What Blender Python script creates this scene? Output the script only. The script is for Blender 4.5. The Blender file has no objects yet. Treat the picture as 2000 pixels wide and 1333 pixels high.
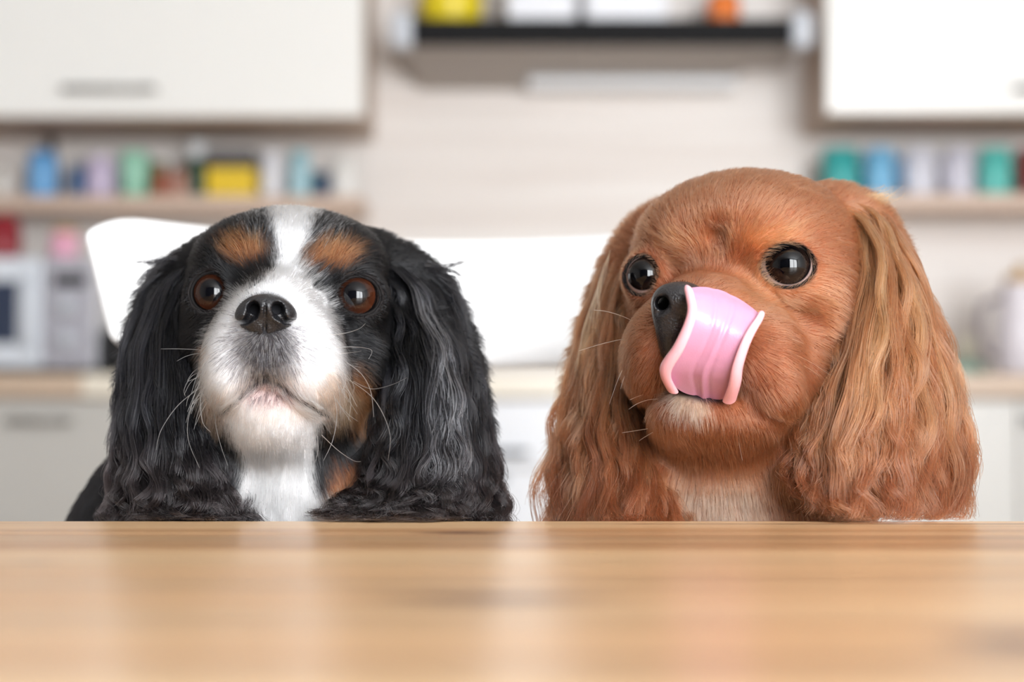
import bpy, bmesh, math, random
import numpy as np
from mathutils import Vector, Matrix, Quaternion

rng = np.random.default_rng(7)
random.seed(7)
scene = bpy.context.scene
col = scene.collection

# ------------------------------------------------------------------ camera
F, CX, CY, ZC = 3600.0, 1000.0, 666.5, 0.7958      # focal length in pixels of the 2000x1333 frame
PITCH = math.atan(165.0 / F)
FOCUS = 0.90
cam_d = bpy.data.cameras.new('camera')
cam = bpy.data.objects.new('camera', cam_d)
col.objects.link(cam)
cam.location = (0, 0, ZC)
cam.rotation_euler = (math.pi / 2 + PITCH, 0, 0)
cam_d.sensor_width = 36.0
cam_d.lens = 36.0 * F / 2000.0
cam_d.clip_start = 0.02
cam_d.dof.use_dof = True
cam_d.dof.focus_distance = 0.885
cam_d.dof.aperture_fstop = 4.6
scene.camera = cam

# ------------------------------------------------------------------ light
scene.view_settings.view_transform = 'Standard'
scene.view_settings.look = 'None'
scene.view_settings.gamma = 1.0
scene.view_settings.use_curve_mapping = False
scene.view_settings.exposure = -0.48
world = bpy.data.worlds.new('daylight')
scene.world = world
world.use_nodes = True
world.node_tree.nodes['Background'].inputs[0].default_value = (0.80, 0.88, 1.0, 1)
world.node_tree.nodes['Background'].inputs[1].default_value = 1.0


def window_light(name, loc, rot, sx, sy, power, color=(0.95, 0.975, 1.0)):
    l = bpy.data.lights.new(name, 'AREA')
    l.shape = 'RECTANGLE'
    l.size, l.size_y = sx, sy
    l.energy = power
    l.color = color
    o = bpy.data.objects.new(name, l)
    col.objects.link(o)
    o.location = loc
    o.rotation_euler = rot
    return o


# daylight of the tall window behind the camera (mirrored in the dogs' eyes); the light fills the window opening
window_light('window_rear_offscreen', (1.25, -1.88, 1.45), (math.pi / 2, 0, 0), 2.0, 2.1, 400)
scene.cycles.max_bounces = 6
scene.cycles.diffuse_bounces = 3
scene.cycles.transmission_bounces = 5
scene.cycles.use_adaptive_sampling = True
scene.cycles.adaptive_threshold = 0.06
scene.cycles.adaptive_min_samples = 16
scene.cycles.glossy_bounces = 3
scene.cycles.caustics_reflective = False
scene.cycles.caustics_refractive = False

# ------------------------------------------------------------------ pixel helpers
FWD = np.array([0, math.cos(PITCH), math.sin(PITCH)])
UP = np.array([0, -math.sin(PITCH), math.cos(PITCH)])


def P(px, py, D):
    """world point seen at pixel (px, py) lying at world depth y = D"""
    a = (px - CX) / F
    b = (CY - py) / F
    d = FWD + b * UP
    t = D / d[1]
    return np.array([a * t, D, ZC + d[2] * t])


def proj(p):
    q = p - np.array([0, 0, ZC])
    z = q @ FWD
    return CX + F * q[..., 0] / z, CY - F * (q @ UP) / z


def lin(r, g, b):
    f = lambda c: (c / 255 / 12.92) if c / 255 <= 0.04045 else ((c / 255 + 0.055) / 1.055) ** 2.4
    return (f(r), f(g), f(b))


# ------------------------------------------------------------------ object helpers
def link(name, me, mat=None, parent=None, smooth=False):
    o = bpy.data.objects.new(name, me)
    col.objects.link(o)
    if mat is not None:
        me.materials.append(mat)
    if parent is not None:
        o.parent = parent
    if smooth and hasattr(me, 'polygons'):
        me.polygons.foreach_set('use_smooth', [True] * len(me.polygons))
    return o


def tag(o, label=None, cat=None, group=None, kind=None):
    if label: o['label'] = label
    if cat: o['category'] = cat
    if group: o['group'] = group
    if kind: o['kind'] = kind
    return o


def empty(name, loc, label, cat, group=None):
    o = bpy.data.objects.new(name, None)
    col.objects.link(o)
    o.location = loc
    o.empty_display_size = 0.05
    return tag(o, label, cat, group)


def box_bm(bm, c, s, bev=0.0, seg=2, rot=None):
    r = bmesh.ops.create_cube(bm, size=1.0)
    vs = r['verts']
    bmesh.ops.scale(bm, vec=s, verts=vs)
    if bev > 0:
        es = list({e for v in vs for e in v.link_edges})
        rb = bmesh.ops.bevel(bm, geom=es, offset=bev, segments=seg, affect='EDGES', profile=0.5)
        vs = list({v for f in rb['faces'] for v in f.verts} | {v for v in vs if v.is_valid})
    if rot is not None:
        bmesh.ops.rotate(bm, cent=(0, 0, 0), matrix=rot, verts=vs)
    bmesh.ops.translate(bm, vec=c, verts=vs)
    return vs


def box(name, lo, hi, mat, parent=None, bev=0.0, base=(0, 0, 0), seg=2):
    """axis aligned box between world corners; stored relative to base (the parent's origin)"""
    bm = bmesh.new()
    lo, hi = np.array(lo, float), np.array(hi, float)
    box_bm(bm, Vector((lo + hi) / 2 - np.array(base)), Vector(hi - lo), bev, seg)
    me = bpy.data.meshes.new(name)
    bm.to_mesh(me)
    bm.free()
    return link(name, me, mat, parent, smooth=False)


def lathe_bm(bm, prof, c=(0, 0, 0), n=32):
    rings = []
    for r, z in prof:
        if r < 1e-6:
            rings.append([bm.verts.new((c[0], c[1], c[2] + z))])
        else:
            rings.append([bm.verts.new((c[0] + r * math.cos(2 * math.pi * i / n), c[1] + r * math.sin(2 * math.pi * i / n), c[2] + z)) for i in range(n)])
    for a, b in zip(rings[:-1], rings[1:]):
        for i in range(n):
            j = (i + 1) % n
            if len(a) == 1 and len(b) == 1: continue
            if len(a) == 1: bm.faces.new((a[0], b[j], b[i]))
            elif len(b) == 1: bm.faces.new((a[i], a[j], b[0]))
            else: bm.faces.new((a[i], a[j], b[j], b[i]))


def lathe(name, prof, mat, parent=None, c=(0, 0, 0), n=32):
    bm = bmesh.new()
    lathe_bm(bm, prof, c, n)
    bmesh.ops.recalc_face_normals(bm, faces=bm.faces)
    me = bpy.data.meshes.new(name)
    bm.to_mesh(me)
    bm.free()
    o = link(name, me, mat, parent, smooth=True)
    return o


def tube(name, pts, rad, mat, parent=None, n=10, base=(0, 0, 0), closed=False):
    pts = [np.array(p, float) - np.array(base) for p in pts]
    m = len(pts)
    rads = rad if hasattr(rad, '__len__') else [rad] * m
    bm = bmesh.new()
    rings = []
    prev = None
    for i in range(m):
        a = pts[(i - 1) % m] if (closed or i > 0) else pts[i]
        b = pts[(i + 1) % m] if (closed or i < m - 1) else pts[i]
        t = b - a
        t /= np.linalg.norm(t) + 1e-12
        if prev is None:
            u = np.cross(t, [0, 0, 1.0])
            if np.linalg.norm(u) < 1e-3: u = np.cross(t, [1.0, 0, 0])
        else:
            u = prev - t * (prev @ t)
        u /= np.linalg.norm(u)
        prev = u
        w = np.cross(t, u)
        rings.append([bm.verts.new(pts[i] + rads[i] * (math.cos(2 * math.pi * k / n) * u + math.sin(2 * math.pi * k / n) * w)) for k in range(n)])
    for i in range(m if closed else m - 1):
        a, b = rings[i], rings[(i + 1) % m]
        for k in range(n):
            bm.faces.new((a[k], a[(k + 1) % n], b[(k + 1) % n], b[k]))
    if not closed:
        bm.faces.new(rings[0][::-1])
        bm.faces.new(rings[-1])
    bmesh.ops.recalc_face_normals(bm, faces=bm.faces)
    me = bpy.data.meshes.new(name)
    bm.to_mesh(me)
    bm.free()
    return link(name, me, mat, parent, smooth=True)


# ------------------------------------------------------------------ materials
def mat_plain(name, rgb, rough=0.5, metal=0.0, coat=0.0, noise=0.0, nscale=20.0, spec=0.5):
    m = bpy.data.materials.new(name)
    m.use_nodes = True
    nt = m.node_tree
    b = nt.nodes['Principled BSDF']
    c = lin(*rgb)
    b.inputs['Base Color'].default_value = (*c, 1)
    b.inputs['Roughness'].default_value = rough
    b.inputs['Metallic'].default_value = metal
    b.inputs['Coat Weight'].default_value = coat
    b.inputs['Specular IOR Level'].default_value = spec
    if noise > 0:
        tc = nt.nodes.new('ShaderNodeTexCoord')
        nz = nt.nodes.new('ShaderNodeTexNoise')
        nz.inputs['Scale'].default_value = nscale
        nz.inputs['Detail'].default_value = 4
        nt.links.new(tc.outputs['Object'], nz.inputs['Vector'])
        mx = nt.nodes.new('ShaderNodeMix')
        mx.data_type = 'RGBA'
        nt.links.new(nz.outputs['Fac'], mx.inputs[0])
        mx.inputs[6].default_value = (*[v * (1 - noise) for v in c], 1)
        mx.inputs[7].default_value = (*[min(1, v * (1 + noise)) for v in c], 1)
        nt.links.new(mx.outputs[2], b.inputs['Base Color'])
    return m


def mat_wood(name, c_light, c_mid, c_dark, rough=0.35, along='X', scale=1.0, coat=0.0, rnd=True, knots=True, klist=()):
    """pine-like wood: long streaks along one axis, fine dark grain lines, a few knots"""
    m = bpy.data.materials.new(name)
    m.use_nodes = True
    nt = m.node_tree
    N, L = nt.nodes, nt.links
    b = N['Principled BSDF']
    tc = N.new('ShaderNodeTexCoord')
    oi = N.new('ShaderNodeObjectInfo')
    add = N.new('ShaderNodeVectorMath'); add.operation = 'ADD'
    mul = N.new('ShaderNodeVectorMath'); mul.operation = 'SCALE'
    cmb = N.new('ShaderNodeCombineXYZ')
    for i in range(3): L.new(oi.outputs['Random'], cmb.inputs[i])
    L.new(cmb.outputs[0], mul.inputs[0]); mul.inputs['Scale'].default_value = 13.0 if rnd else 0.0
    L.new(tc.outputs['Object'], add.inputs[0]); L.new(mul.outputs[0], add.inputs[1])
    mp = N.new('ShaderNodeMapping')
    s = (0.9, 14.0, 14.0) if along == 'X' else (14.0, 14.0, 0.9)
    mp.inputs['Scale'].default_value = [v * scale for v in s]
    L.new(add.outputs[0], mp.inputs['Vector'])
    n1 = N.new('ShaderNodeTexNoise'); n1.inputs['Scale'].default_value = 1.0; n1.inputs['Detail'].default_value = 5; n1.inputs['Distortion'].default_value = 0.4
    L.new(mp.outputs[0], n1.inputs['Vector'])
    mp2 = N.new('ShaderNodeMapping')
    s2 = (1.6, 48.0, 48.0) if along == 'X' else (48.0, 48.0, 1.6)
    mp2.inputs['Scale'].default_value = [v * scale for v in s2]
    L.new(add.outputs[0], mp2.inputs['Vector'])
    n2 = N.new('ShaderNodeTexNoise'); n2.inputs['Scale'].default_value = 1.0; n2.inputs['Detail'].default_value = 3; n2.inputs['Distortion'].default_value = 0.3
    L.new(mp2.outputs[0], n2.inputs['Vector'])
    r1 = N.new('ShaderNodeValToRGB')
    r1.color_ramp.elements[0].position = 0.30; r1.color_ramp.elements[0].color = (*lin(*c_mid), 1)
    r1.color_ramp.elements[1].position = 0.70; r1.color_ramp.elements[1].color = (*lin(*c_light), 1)
    L.new(n1.outputs['Fac'], r1.inputs[0])
    r2 = N.new('ShaderNodeValToRGB')
    r2.color_ramp.elements[0].position = 0.30; r2.color_ramp.elements[0].color = (1, 1, 1, 1)
    r2.color_ramp.elements[1].position = 0.52; r2.color_ramp.elements[1].color = (0, 0, 0, 1)
    L.new(n2.outputs['Fac'], r2.inputs[0])
    sc_ = N.new('ShaderNodeMath'); sc_.operation = 'MULTIPLY'; sc_.inputs[1].default_value = 0.7
    L.new(r2.outputs[0], sc_.inputs[0])
    mx = N.new('ShaderNodeMix'); mx.data_type = 'RGBA'
    L.new(sc_.outputs[0], mx.inputs[0]); L.new(r1.outputs[0], mx.inputs[6]); mx.inputs[7].default_value = (*lin(*c_dark), 1)
    last = mx.outputs[2]
    for kx, ky, rx, ry in klist:                       # knots at their place on the boards (object x, y and radii)
        sb = N.new('ShaderNodeVectorMath'); sb.operation = 'SUBTRACT'; sb.inputs[1].default_value = (kx, ky, 0)
        L.new(tc.outputs['Object'], sb.inputs[0])
        mu = N.new('ShaderNodeVectorMath'); mu.operation = 'MULTIPLY'; mu.inputs[1].default_value = (.5 / rx, .5 / ry, 0)
        L.new(sb.outputs[0], mu.inputs[0])
        le = N.new('ShaderNodeVectorMath'); le.operation = 'LENGTH'; L.new(mu.outputs[0], le.inputs[0])
        ad = N.new('ShaderNodeMath'); ad.operation = 'MULTIPLY_ADD'; ad.inputs[1].default_value = 0.8; L.new(n1.outputs['Fac'], ad.inputs[0]); L.new(le.outputs['Value'], ad.inputs[2])
        r3 = N.new('ShaderNodeValToRGB')
        r3.color_ramp.elements[0].position = 0.5; r3.color_ramp.elements[0].color = (0.95, 0.95, 0.95, 1)
        r3.color_ramp.elements[1].position = 1.0; r3.color_ramp.elements[1].color = (0, 0, 0, 1)
        L.new(ad.outputs[0], r3.inputs[0])
        mk = N.new('ShaderNodeMix'); mk.data_type = 'RGBA'
        L.new(r3.outputs[0], mk.inputs[0]); L.new(last, mk.inputs[6]); mk.inputs[7].default_value = (*lin(92, 56, 38), 1)
        last = mk.outputs[2]
    L.new(last, b.inputs['Base Color'])
    b.inputs['Roughness'].default_value = rough
    b.inputs['Coat Weight'].default_value = coat
    b.inputs['Coat Roughness'].default_value = 0.25
    bp = N.new('ShaderNodeBump'); bp.inputs['Strength'].default_value = 0.12; bp.inputs['Distance'].default_value = 0.002
    L.new(n2.outputs['Fac'], bp.inputs['Height']); L.new(bp.outputs[0], b.inputs['Normal'])
    return m


M = {}
M['wall_beige'] = mat_wood('beige_laminate', (240, 234, 229), (233, 225, 219), (221, 209, 201), 0.45, 'X', 0.6, knots=False)
M['shelf'] = mat_wood('shelf_laminate', (214, 190, 172), (200, 174, 155), (180, 152, 133), 0.45, 'X', 0.8, knots=False)
M['carcass'] = mat_wood('carcass_laminate', (200, 178, 160), (186, 162, 144), (164, 140, 122), 0.5, 'X', 0.8, knots=False)
M['counter'] = mat_wood('counter_laminate', (216, 194, 172), (200, 176, 154), (172, 146, 124), 0.4, 'X', 1.0, knots=False)
M['pine'] = mat_wood('pine_table', (230, 192, 146), (190, 140, 94), (116, 74, 46), 0.30, 'X', 1.0, coat=0.10,
                     klist=[(-.005 - .5, .4877 - .45, .034, .022), (.108 - .5, .395 - .45, .020, .022), (-.021 - .5, .79 - .45, .022, .010), (.06 - .5, .86 - .45, .008, .003), (-.16 - .5, .62 - .45, .012, .005)])
M['pine_leg'] = mat_wood('pine_leg', (220, 176, 128), (204, 154, 106), (150, 100, 62), 0.4, 'Z', 1.0, knots=False)
M['white_gloss'] = mat_plain('white_gloss_door', (246, 245, 241), 0.25, noise=0.01)
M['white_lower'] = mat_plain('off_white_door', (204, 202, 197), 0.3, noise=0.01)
M['white_drawer'] = mat_plain('cool_white_drawer', (238, 241, 246), 0.25, noise=0.01)
M['cream'] = mat_plain('cream_worktop', (244, 236, 220), 0.3, noise=0.02)
M['handle_pale'] = mat_plain('brushed_handle', (150, 147, 143), 0.4, 0.5)
M['handle_dark'] = mat_plain('dark_handle', (70, 76, 86), 0.35, 0.4)
M['hood_dark'] = mat_plain('hood_dark_glass', (16, 16, 18), 0.65, 0.0, spec=0.2, noise=0.05)
M['hood_cap'] = mat_plain('hood_grey_plastic', (205, 210, 218), 0.35)
M['hood_steel'] = mat_plain('hood_steel', (168, 160, 154), 0.45, 0.3, noise=0.04, nscale=60)
M['hood_light'] = mat_plain('hood_lamp_lens', (225, 226, 228), 0.3)
M['chair_white'] = mat_plain('white_chair_shell', (250, 250, 250), 0.35, noise=0.005)
M['steel'] = mat_plain('steel', (180, 182, 186), 0.3, 1.0)
M['floor'] = mat_wood('floor_laminate', (196, 170, 140), (178, 150, 120), (140, 112, 86), 0.4, 'X', 0.8, knots=False)
M['plaster'] = mat_plain('grey_plaster', (186, 184, 182), 0.8, noise=0.02, nscale=40)
M['slate_reflect_tone'] = mat_plain('slate_blue_reflect_tone', (92, 100, 116), 0.8, noise=0.02, nscale=40)  # invented dark tone for the unseen front wall, dims reflections in the eyes
M['plaster_white'] = mat_plain('ceiling_plaster', (216, 217, 218), 0.8, noise=0.015, nscale=40)
M['frame_white'] = mat_plain('window_frame_white', (240, 240, 240), 0.4)
M['black_plastic'] = mat_plain('black_plastic', (24, 24, 26), 0.35, noise=0.1)
M['microwave_body'] = mat_plain('microwave_body', (206, 208, 214), 0.35, 0.2, noise=0.02)
M['microwave_door'] = mat_plain('microwave_door', (222, 228, 236), 0.3)
M['microwave_window'] = mat_plain('microwave_window', (52, 62, 84), 0.12)
M['microwave_panel'] = mat_plain('microwave_panel', (176, 175, 184), 0.4)


def C_(name, r, g, b, rough=0.35):
    k = 'c_' + name
    if k not in M: M[k] = mat_plain(name, (r, g, b), rough, noise=0.04)
    return M[k]


# ------------------------------------------------------------------ room shell
X0, X1, Y0, Y1, ZT = -2.4, 2.4, -1.8, 4.2, 2.6
tag(box('floor', (X0 - .1, Y0 - .1, -0.1), (X1 + .1, Y1 + .1, 0), M['floor']), kind='structure')
tag(box('ceiling', (X0 - .1, Y0 - .1, ZT), (X1 + .1, Y1 + .1, ZT + .1), M['plaster_white']), kind='structure')
tag(box('wall_back', (X0 - .1, Y1, 0), (X1 + .1, Y1 + .1, ZT), M['wall_beige']), kind='structure')
tag(box('wall_right', (X1, Y0, 0), (X1 + .1, Y1, ZT), M['plaster']), kind='structure')


def wall_with_window(name, axis, pos, thick, a0, a1, w0, w1, z0, z1, mat):
    bm = bmesh.new()
    def part(p0, p1, q0, q1):
        if axis == 'y':
            lo, hi = (p0, min(pos, pos + thick), q0), (p1, max(pos, pos + thick), q1)
        else:
            lo, hi = (min(pos, pos + thick), p0, q0), (max(pos, pos + thick), p1, q1)
        lo, hi = np.array(lo), np.array(hi)
        box_bm(bm, Vector((lo + hi) / 2), Vector(hi - lo))
    part(a0, w0, 0, ZT); part(w1, a1, 0, ZT); part(w0, w1, 0, z0); part(w0, w1, z1, ZT)
    me = bpy.data.meshes.new(name); bm.to_mesh(me); bm.free()
    return tag(link(name, me, mat), kind='structure')


wall_with_window('wall_front', 'y', Y0, -0.1, X0 - .1, X1 + .1, 0.25, 2.25, 0.40, 2.50, M['slate_reflect_tone'])
tag(box('wall_left', (X0 - .1, Y0, 0), (X0, Y1, ZT), M['plaster']), kind='structure')


def window_frame(name, axis, pos, a0, a1, z0, z1, n):
    bm = bmesh.new()
    t = 0.05
    def bar(p0, p1, q0, q1):
        lo, hi = ((p0, pos - .03, q0), (p1, pos + .03, q1)) if axis == 'y' else ((pos - .03, p0, q0), (pos + .03, p1, q1))
        lo, hi = np.array(lo), np.array(hi)
        box_bm(bm, Vector((lo + hi) / 2), Vector(hi - lo), 0.006, 1)
    bar(a0, a1, z0, z0 + t); bar(a0, a1, z1 - t, z1)
    for i in range(n + 1):
        c = a0 + t / 2 + (a1 - a0 - t) * i / n
        w = t / 2 if i in (0, n) else 0.05
        bar(c - w, c + w, z0, z1)
    me = bpy.data.meshes.new(name); bm.to_mesh(me); bm.free()
    return tag(link(name, me, M['frame_white']), kind='structure')


window_frame('window_1', 'y', Y0 - .03, 0.25, 2.25, 0.40, 2.50, 2)

# ------------------------------------------------------------------ kitchen: fitted units
WALL = 4.199


def px2x(px, D): return float(P(px, 832, D)[0])
def py2z(py, D): return float(P(1000, py, D)[2])


def upper_cabinet(x0, x1, z0, z1, label, handle_x, hw):
    D = 3.88
    e = empty('upper_cabinet', (x0, WALL, z0), label, 'cabinet')
    b = e.location[:]
    box('body', (x0, D + .02, z0), (x1, WALL, z1), M['carcass'], e, 0.001, b)
    d = box('door', (x0 + .001, D, z0 + .004), (x1 - .001, D + .0195, z1 - .002), M['white_gloss'], e, 0.002, b)
    hz = py2z(176, D)
    tube('handle', [(handle_x - hw, D, hz), (handle_x - hw, D - .025, hz), (handle_x + hw, D - .025, hz), (handle_x + hw, D, hz)], 0.006, M['handle_pale'], d, 8, b)
    return e


zc0 = py2z(230, 3.88)
upper_cabinet(px2x(-300, 3.88), px2x(708, 3.88), zc0, 2.35, 'white lift-up wall cabinet beside the range hood, above the crowded shelf', px2x(208, 3.88), 0.095)
upper_cabinet(px2x(1620, 3.88), px2x(2530, 3.88), py2z(224, 3.88), 2.35, 'white wall cabinet beside the range hood, above the shelf of mugs', px2x(2075, 3.88), 0.095)

# range hood
hx0, hx1 = px2x(762, 3.9), px2x(1594, 3.9)
hz0, hz1 = py2z(86, 3.9), py2z(36, 3.9)
hood = empty('range_hood', ((hx0 + hx1) / 2, WALL, hz0), 'slim grey range hood with black front bar, items stored on top', 'range hood')
hb = hood.location[:]
cw = (hx1 - hx0) * 0.05
box('body', (hx0 + .012, 3.925, hz0 + .004), (hx1 - .012, WALL, hz1), M['hood_steel'], hood, 0.003, hb)
box('front_bar', (hx0 + cw, 3.895, hz0), (hx1 - cw, 3.926, hz1), M['hood_dark'], hood, 0.004, hb)
for xa, xb in ((hx0, hx0 + cw), (hx1 - cw, hx1)):
    box('end_cap', (xa, 3.89, hz0 - .008), (xb, 3.945, hz1 + .016), M['hood_cap'], hood, 0.012, hb, 3)
bm = bmesh.new()
xa, xb = hx0 + .02, hx1 - .10
v = [bm.verts.new(Vector(p) - Vector(hb)) for p in [(xa, 3.95, hz0 + .01), (xb, 3.95, hz0 + .01), (xb - .06, WALL, hz0 - .045), (xa + .03, WALL, hz0 - .045), (xa, WALL, hz0 + .01), (xb, WALL, hz0 + .01)]]
for f in ((0, 3, 2, 1), (0, 4, 3), (1, 2, 5), (0, 1, 5, 4), (2, 3, 4, 5)): bm.faces.new([v[i] for i in f])
bmesh.ops.recalc_face_normals(bm, faces=bm.faces)
me = bpy.data.meshes.new('underside'); bm.to_mesh(me); bm.free()
link('underside', me, M['hood_steel'], hood)
box('lamp_strip', (px2x(1030, 4.15), 4.12, hz0 - .052), (px2x(1440, 4.15), 4.19, hz0 - .028), M['hood_light'], hood, 0.004, hb)


def item_root(name, px, py, D, label, cat, group):
    p = P(px, py, D)
    return empty(name, p, label, cat, group)


# things standing on the hood
zt = hz1 + .0
def hood_thing(name, px, w, h, label, cat, D=4.02):
    return empty(name, (px2x(px, D), D, zt), label, cat)
e = hood_thing('food_tub', 880, 0, 0, 'yellow rounded food container standing on the range hood', 'container')
lathe('body', [(0, 0), (.058, 0), (.066, .012), (.072, .06), (.07, .085), (0, .085)], C_('yellow', 238, 214, 40), e)
lathe('lid', [(0, .085), (.074, .085), (.074, .1), (.06, .106), (0, .106)], C_('yellow_deep', 240, 186, 40), e)
e = hood_thing('small_cup', 822, 0, 0, 'small cream cup beside the yellow container on the hood', 'cup', 4.10)
lathe('body', [(0, 0), (.03, 0), (.034, .06), (.031, .06), (.028, .006), (0, .006)], C_('cream_pot', 228, 220, 190), e)
e = hood_thing('storage_box', 1057, 0, 0, 'white plastic storage box on the hood beside the yellow container', 'storage box')
b = e.location
box('body', (b[0] - .077, 3.95, zt), (b[0] + .077, 4.15, zt + .12), C_('box_white', 244, 245, 250), e, .012, b)
box('lid', (b[0] - .08, 3.946, zt + .12), (b[0] + .08, 4.154, zt + .135), C_('box_white', 244, 245, 250), e, .005, b)
e = hood_thing('storage_box', 1222, 0, 0, 'wider white plastic storage box on the hood, nearer the orange jar', 'storage box')
b = e.location
box('body', (b[0] - .091, 3.95, zt), (b[0] + .091, 4.15, zt + .12), C_('box_white', 244, 245, 250), e, .012, b)
box('lid', (b[0] - .094, 3.946, zt + .12), (b[0] + .094, 4.154, zt + .135), C_('box_white', 244, 245, 250), e, .005, b)
e = hood_thing('spice_jar', 1418, 0, 0, 'orange jar standing on the range hood', 'jar')
lathe('body', [(0, 0), (.032, 0), (.036, .008), (.036, .07), (.028, .08), (0, .08)], C_('orange', 240, 128, 50), e)
lathe('lid', [(0, .08), (.03, .08), (.03, .1), (0, .1)], C_('lid_white', 235, 235, 235), e)

# wall shelves
SD0 = 3.99
def shelf(name, x0, x1, z1, label):
    return tag(box(name, (x0, SD0, z1 - .034), (x1, WALL, z1), M['shelf'], None, 0.002), label, 'shelf')
zsL = py2z(382, SD0)
zsR = py2z(378, SD0)
shelf('wall_shelf', px2x(-320, SD0), px2x(706, SD0), zsL, 'long beige wall shelf crowded with jars and bottles')
shelf('wall_shelf', px2x(1600, SD0), px2x(2560, SD0), zsR, 'beige wall shelf holding a row of mugs')


def bottle(name, px, w_px, top_py, label, cat, body, lidc=None, lid_frac=0.18, shape='jar', z=None, D=4.06, bot=None):
    z = zsL if z is None else z
    h = py2z(top_py, D) - z
    r = w_px / F * D / 2
    e = empty(name, (px2x(px, D), D, z), label, cat, None)
    hb_ = h * (1 - lid_frac) if lidc else h
    if shape == 'jar':
        lathe('body', [(0, 0), (r * .92, 0), (r, .006), (r, hb_ * .85), (r * .85, hb_), (0, hb_)], body, e, n=24)
        if lidc: lathe('lid', [(0, hb_), (r * .9, hb_), (r * .9, h * .98), (r * .8, h), (0, h)], lidc, e, n=24)
    elif shape == 'bottle':
        lathe('body', [(0, 0), (r * .92, 0), (r, .006), (r, hb_ * .65), (r * .75, hb_ * .8), (r * .45, hb_ * .92), (r * .42, hb_), (0, hb_)], body, e, n=24)
        if lidc: lathe('cap', [(0, hb_), (r * .5, hb_), (r * .5, h), (0, h)], lidc, e, n=24)
    elif shape == 'cup':
        lathe('body', [(0, 0), (r * .72, 0), (r * .8, .004), (r * .95, h * .6), (r, h), (r * .93, h), (r * .88, h * .6), (r * .7, .008), (0, .008)], body, e, n=24)
    elif shape == 'mug':
        lathe('body', [(0, 0), (r * .86, 0), (r * .95, .006), (r, h * .3), (r, h), (r * .92, h), (r * .9, .01), (0, .01)], body, e, n=28)
        tube('handle', [(r * .97, -r * .1, h * .8), (r * 1.3, -r * .15, h * .78), (r * 1.45, -r * .15, h * .5), (r * 1.28, -r * .15, h * .24), (r * .97, -r * .1, h * .22)], r * .11, lidc, e, 8)
    return e


bottle('jar', -2, 30, 318, 'small off-white jar beside the blue can', 'jar', C_('offwhite', 232, 226, 218), C_('lid_grey', 170, 160, 150))
bottle('tin_can', 78, 60, 296, 'light blue can on the crowded shelf', 'can', C_('sky_blue', 110, 172, 224), C_('blue_lid', 80, 130, 180), 0.1)
bottle('bottle', 95, 34, 262, 'dark bottle standing behind the light blue can', 'bottle', C_('dark_grey', 72, 66, 66), C_('dark_lid', 50, 48, 50), 0.2, 'bottle', D=4.14)
bottle('jar', 146, 32, 312, 'dark blue jar between the light blue can and lavender jar', 'jar', C_('navy', 62, 98, 140), C_('grey_lid', 170, 165, 165), 0.2)
bottle('jar', 192, 58, 304, 'lavender jar next to the dark blue jar', 'jar', C_('lavender', 205, 190, 216), C_('pale_lilac', 222, 212, 226), 0.15)
bottle('tumbler', 258, 58, 298, 'mint green flared tumbler on the crowded shelf', 'tumbler', C_('mint', 160, 216, 190), None, shape='cup')
bottle('spice_jar', 290, 20, 315, 'slim leaf green spice jar behind the mint tumbler', 'jar', C_('leaf_green', 96, 150, 96), C_('green_lid', 80, 120, 80), D=4.14)
bottle('spice_jar', 310, 30, 318, 'rust red spice jar beside the mint tumbler', 'jar', C_('rust', 166, 84, 52), C_('olive', 120, 116, 80), 0.25)
bottle('spice_jar', 348, 36, 326, 'pinkish brown spice jar beside the green bottle', 'jar', C_('dusty_pink', 192, 140, 122), C_('brown_lid', 120, 84, 74), 0.2)
bottle('bottle', 381, 40, 278, 'dark green bottle with a white cap', 'bottle', C_('bottle_green', 30, 74, 52), C_('cap_white', 226, 228, 230), 0.3, 'jar')
# yellow box with a dark lid
D_ = 4.05
e = empty('tea_box', (px2x(452, D_), D_, zsL), 'yellow box with a charcoal lid on the crowded shelf', 'box')
b = e.location
hw = 47 / F * D_
box('body', (b[0] - hw, D_ - .04, zsL), (b[0] + hw, D_ + .06, py2z(332, D_)), C_('box_yellow', 232, 196, 40), e, .003, b)
box('lid', (b[0] - hw - .002, D_ - .042, py2z(332, D_)), (b[0] + hw + .002, D_ + .062, py2z(298, D_)), C_('charcoal', 70, 68, 70), e, .004, b)
bottle('bottle', 528, 42, 298, 'plain white bottle beside the yellow box', 'bottle', C_('plain_white', 236, 236, 242), C_('plain_white', 236, 236, 242), 0.15, 'jar')
bottle('bottle', 583, 42, 296, 'pale aqua bottle beside the plain white bottle', 'bottle', C_('aqua', 176, 214, 224), C_('aqua_lid', 150, 196, 206), 0.2, 'jar')
bottle('jar', 610, 24, 334, 'small teal jar behind the navy pot', 'jar', C_('teal', 70, 150, 160), C_('teal_lid', 60, 120, 130), D=4.13)
bottle('jar', 628, 30, 338, 'small navy pot between aqua bottle and white jar', 'jar', C_('navy_dark', 56, 76, 108), C_('navy_lid', 70, 90, 116))
bottle('jar', 672, 58, 308, 'wide white jar at the end of the crowded shelf', 'jar', C_('milk', 232, 230, 226), C_('milk_lid', 238, 236, 232), 0.15)
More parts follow.
